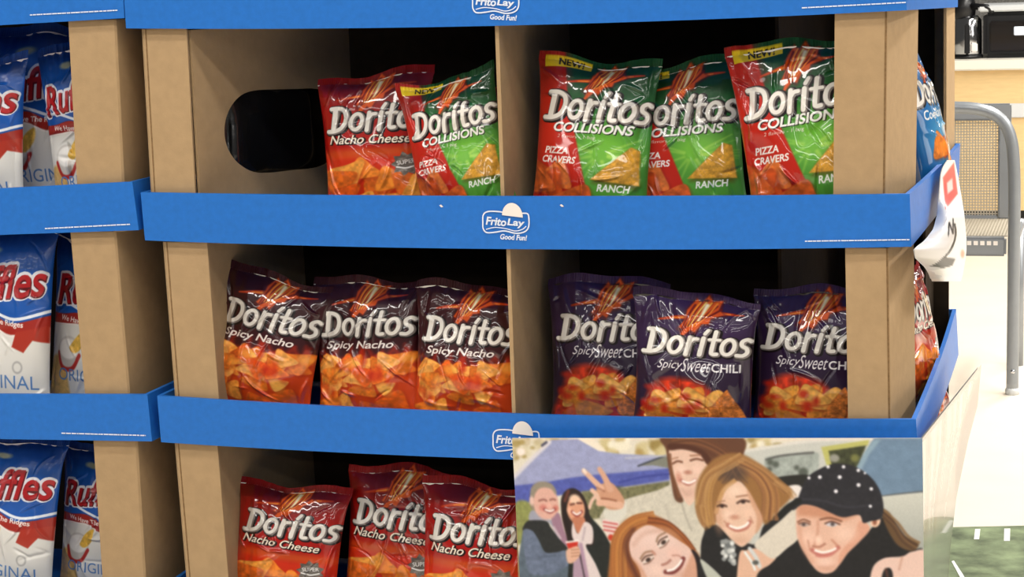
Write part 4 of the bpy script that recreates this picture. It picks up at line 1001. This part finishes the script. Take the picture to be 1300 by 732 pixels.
for j in range(90):
    for i in range(60):
        uu = xl[j]+(xr[j]-xl[j])*sx[i]; k = min(max((sy[j]-215)/60, 0), 1)
        P[j, i] = pX(uu, sy[j], 1.236+.034*sx[i]*k+.006*math.sin(math.pi*sx[i])*k)
        U[j, i] = (uu-1155)/80; V[j, i] = (sy[j]-195)/170
Q = P[::3, ::3]+[-.0012, 0, 0]
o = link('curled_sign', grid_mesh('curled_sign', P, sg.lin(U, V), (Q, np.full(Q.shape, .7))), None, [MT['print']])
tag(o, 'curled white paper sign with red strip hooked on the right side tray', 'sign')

# ---------------------------------------------------------------- behind: counter with coffee things, mesh chair, turf mat
def fl(u, v): return pZ(u, v, 0)
kick = fl(1296, 291); YK = kick[1]; print('counter Y', YK, 'x', kick[0])
x0, x1 = pY(1100, 100, YK)[0], kick[0]+1.6
zc = lambda v: pY(1296, v, YK)[2]
cn = empty('counter', ((x0+x1)/2, YK+.3, 0), 'pale oak counter with cream top along the back wall', 'counter')
bm = bmesh.new(); add_box(bm, x0, x1, YK, YK+.55, zc(267), zc(88)); obj('cabinet', bm, MT['oak'], cn)
bm = bmesh.new(); add_box(bm, x0, x1, YK+.05, YK+.5, 0, zc(266)); obj('toe_kick', bm, MT['black'], cn)
bm = bmesh.new(); add_box(bm, x0-.02, x1+.02, YK-.04, YK+.6, zc(88), zc(75)); obj('countertop', bm, MT['laminate'], cn, bevel=.006)
bm = bmesh.new(); add_box(bm, x0, x1, YK-.012, YK+.002, zc(149), zc(131)); obj('rail', bm, MT['pale'], cn, bevel=.003)
zt = zc(75)
# coffee carafe
p = pY(1229, 75, YK+.16); s = pY(1248, 75, YK+.16)[0]-p[0]
zk = pY(1229, 2, YK+.16)[2]-zt
cf = empty('coffee_dispenser', (p[0], p[1], zt), 'polished steel coffee dispenser with black lid on the back counter', 'coffee dispenser')
R_ = s*.92
bm = bmesh.new(); add_lathe(bm, (p[0], p[1], zt+.015), [(R_*.92, 0), (R_, .01), (R_, zk*.3), (R_*.97, zk*.62), (R_*.7, zk*.7)]); obj('body', bm, MT['chrome'], cf, smooth=True)
bm = bmesh.new(); add_lathe(bm, (p[0], p[1], zt), [(R_*1.08, 0), (R_*1.1, .012), (R_*.95, .022)]); obj('foot', bm, MT['black'], cf, smooth=True)
bm = bmesh.new(); add_lathe(bm, (p[0]-.02, p[1], zt+zk*.68), [(R_*.55, 0), (R_*.82, .02), (R_*.9, .06), (R_*.75, .1), (R_*.3, .12)]); obj('lid', bm, MT['black'], cf, smooth=True)
bm = bmesh.new(); add_tube(bm, [(p[0]+.01, p[1]-.03, zt+zk*.92), (p[0]+.09, p[1]-.05, zt+zk*.9), (p[0]+.115, p[1]-.05, zt+zk*.8)], .016, r2=.01); obj('pump_lever', bm, MT['black'], cf, smooth=True)
bm = bmesh.new(); add_box(bm, p[0]-.012, p[0]+.012, p[1]-R_*1.25, p[1]-R_*.7, zt+.02, zt+zk*.62); obj('tap_column', bm, MT['black'], cf, bevel=.006)
bm = bmesh.new(); add_box(bm, p[0]+R_*.25, p[0]+R_*.75, p[1]-R_*1.2, p[1]-R_*.8, zt+.03, zt+.075); obj('printed_label', bm, MT['cream'], cf, bevel=.006)
# black brewer box
a, b = pY(1249, 75, YK+.2), pY(1345, 12, YK+.2)
br = empty('coffee_brewer', ((a[0]+b[0])/2, YK+.3, zt), 'black box shaped brewer with white badge beside the steel coffee dispenser', 'brewer')
hb = b[2]-zt
bm = bmesh.new(); add_box(bm, a[0], b[0], YK+.12, YK+.5, zt, zt+hb); obj('case', bm, MT['black'], br, bevel=.02)
bm = bmesh.new(); add_box(bm, a[0]+.03, b[0]-.03, YK+.105, YK+.13, zt+.03, zt+hb*.8); obj('door', bm, MT['glass'], br, bevel=.008)
c0, c1 = pY(1287, 45, YK+.1), pY(1318, 33, YK+.1)
bm = bmesh.new(); add_box(bm, c0[0], c1[0], YK+.098, YK+.108, c0[2], c1[2]); obj('badge', bm, MT['white'], br, bevel=.003)
bm = bmesh.new(); add_box(bm, a[0]-.02, b[0]+.02, YK+.1, YK+.52, zt+hb, zt+hb+.03); obj('top_plate', bm, MT['pale'], br, bevel=.006)
# mesh chair
g = fl(1285, 500); YF = g[1]; print('chair Y', YF, g)
YR = YF+.42
ch = empty('mesh_chair', (g[0]-.25, YF+.2, 0), 'grey steel chair with perforated seat and back beside the display', 'chair')
def cz_(u, v, Y): return pY(u, v, Y)
lm = MT['steel']; tr_ = .0165
legt = [cz_(u, v, YF) for u, v in ((1285, 499), (1286, 420), (1287, 330), (1288, 250), (1287, 205), (1284, 178), (1276, 158), (1262, 145), (1240, 138), (1205, 136), (1160, 135))]
legt = [np.array(p) for p in spl([tuple(p) for p in legt], 4, False)]
xm = legt[-1][0]
bm = bmesh.new(); add_tube(bm, legt, tr_*1.05, 14); obj('side_frame', bm, lm, ch, smooth=True)
mir = [np.array([2*xm-p[0], p[1], p[2]]) for p in legt]
bm = bmesh.new(); add_tube(bm, mir, tr_*1.05, 14); obj('side_frame', bm, lm, ch, smooth=True)
xr_ = legt[0][0]; w_ = xr_-xm
q0, q1 = cz_(1268, 150, YR), cz_(1283, 292, YR); zs = cz_(1250, 300, YF+.02)[2]; ztop = cz_(1240, 140, YR)[2]
xb0, xb1 = q0[0], q1[0]; xl0, xl1 = 2*xm-xb1, 2*xm-xb0
zb0 = cz_(1250, 278, YR)[2]
for a, b in ((xb0, xb1), (xl0, xl1)):
    bm = bmesh.new(); add_box(bm, a, b, YR-.012, YR+.012, zs-.0, ztop+.01); obj('back_post', bm, MT['darksteel'], ch, bevel=.004)
bm = bmesh.new(); add_box(bm, xl0, xb1, YR-.014, YR+.014, ztop-.03, ztop+.02); obj('top_rail', bm, MT['darksteel'], ch, bevel=.005)
bm = bmesh.new(); add_box(bm, xl1, xb0, YR-.012, YR+.012, zb0-.012, zb0+.012); obj('lower_rail', bm, MT['darksteel'], ch, bevel=.004)
def lattice(a, b, c, d, step, wdt, th, axis):
    """woven wire panel spanning a..b by c..d"""
    bm = bmesh.new(); n = int((b-a)/step); m = int((d-c)/step)
    for i in range(n+1):
        x = a+(b-a)*i/n
        if axis == 'y': add_box(bm, x-wdt, x+wdt, YR-th, YR+th, c, d)
        else: add_box(bm, x-wdt, x+wdt, c, d, zs-th, zs+th)
    for j in range(m+1):
        z = c+(d-c)*j/m
        if axis == 'y': add_box(bm, a, b, YR-th*.9, YR+th*.9, z-wdt, z+wdt)
        else: add_box(bm, a, b, z-wdt, z+wdt, zs-th*.9, zs+th*.9)
    return bm
obj('back_mesh', lattice(xl1, xb0, zb0, ztop-.03, .0085, .0019, .0012, 'y'), MT['meshsteel'], ch)
obj('seat_mesh', lattice(2*xm-(xr_-.02), xr_-.02, YF+.03, YR, .009, .002, .0012, 'z'), MT['meshsteel'], ch)
zf1 = cz_(1250, 325, YF)[2]
bm = bmesh.new(); add_box(bm, 2*xm-xr_+.02, xr_-.02, YF-.004, YF+.03, zf1, zs); obj('front_rail', bm, MT['darksteel'], ch, bevel=.006)
n = 26; bm = bmesh.new()
for i in range(n):
    x = 2*xm-xr_+.04+(2*w_-.08)*(i+.5)/n; add_box(bm, x-.006, x+.006, YF-.0055, YF-.003, zs-.022, zs-.010)
obj('punched_slots', bm, MT['cream'], ch)
for sx_ in (1, -1):
    bm = bmesh.new(); x = xr_ if sx_ > 0 else 2*xm-xr_
    add_lathe(bm, (x, YF, 0), [(.02, 0), (.021, .012), (.017, .02)], 16); obj('foot_cap', bm, MT['pale'], ch, smooth=True)
    bm = bmesh.new(); add_lathe(bm, (x, YR, 0), [(.014, 0), (.014, zs)], 12); obj('leg', bm, lm, ch, smooth=True)
    bm = bmesh.new(); add_box(bm, x-.012, x+.012, YF, YR, zs-.03, zs-.006); obj('seat_rail', bm, MT['darksteel'], ch, bevel=.004)
pb = cz_(1286, 470, YF); bm = bmesh.new(); bmesh.ops.create_icosphere(bm, subdivisions=2, radius=.007, matrix=Matrix.Translation((pb[0], YF-.017, pb[2]))); obj('bolt', bm, MT['chrome'], ch, smooth=True)
# turf printed floor mat
m0, m1 = fl(1203, 671), fl(1300, 669); mk = m0+(m1-m0)*3.0
back = np.array([0, 0, 0]); d_ = (m1-m0)/np.linalg.norm(m1-m0); nrm = np.array([d_[1], -d_[0], 0])
nrm = nrm if nrm[1] < 0 else -nrm
c = [m0-d_*.5, mk, mk+nrm*1.2, m0-d_*.5+nrm*1.2]
print('mat', c)
mt_ = empty('floor_mat', tuple(m0+d_*.3+nrm*.5), 'green turf floor mat with white yard marks at the lower right', 'floor mat')
bm = bmesh.new(); add_slab(bm, [p+[0, 0, .004] for p in c], [p+[0, 0, .0005] for p in c]); obj('turf', bm, MT['turf'], mt_)
def mark(q):
    bm = bmesh.new(); A = [pZ(u, v, .0048) for u, v in q]; add_slab(bm, A, [a-[0, 0, .0006] for a in A]); obj('yard_mark', bm, MT['yard'], mt_)
mark([(1238, 671), (1244.5, 671), (1243, 684), (1236.5, 684)]); mark([(1275, 670.5), (1282.5, 670.5), (1282, 686), (1274.5, 686)])
mark([(1208, 712), (1211, 711), (1224, 731), (1226, 738), (1222, 738)])
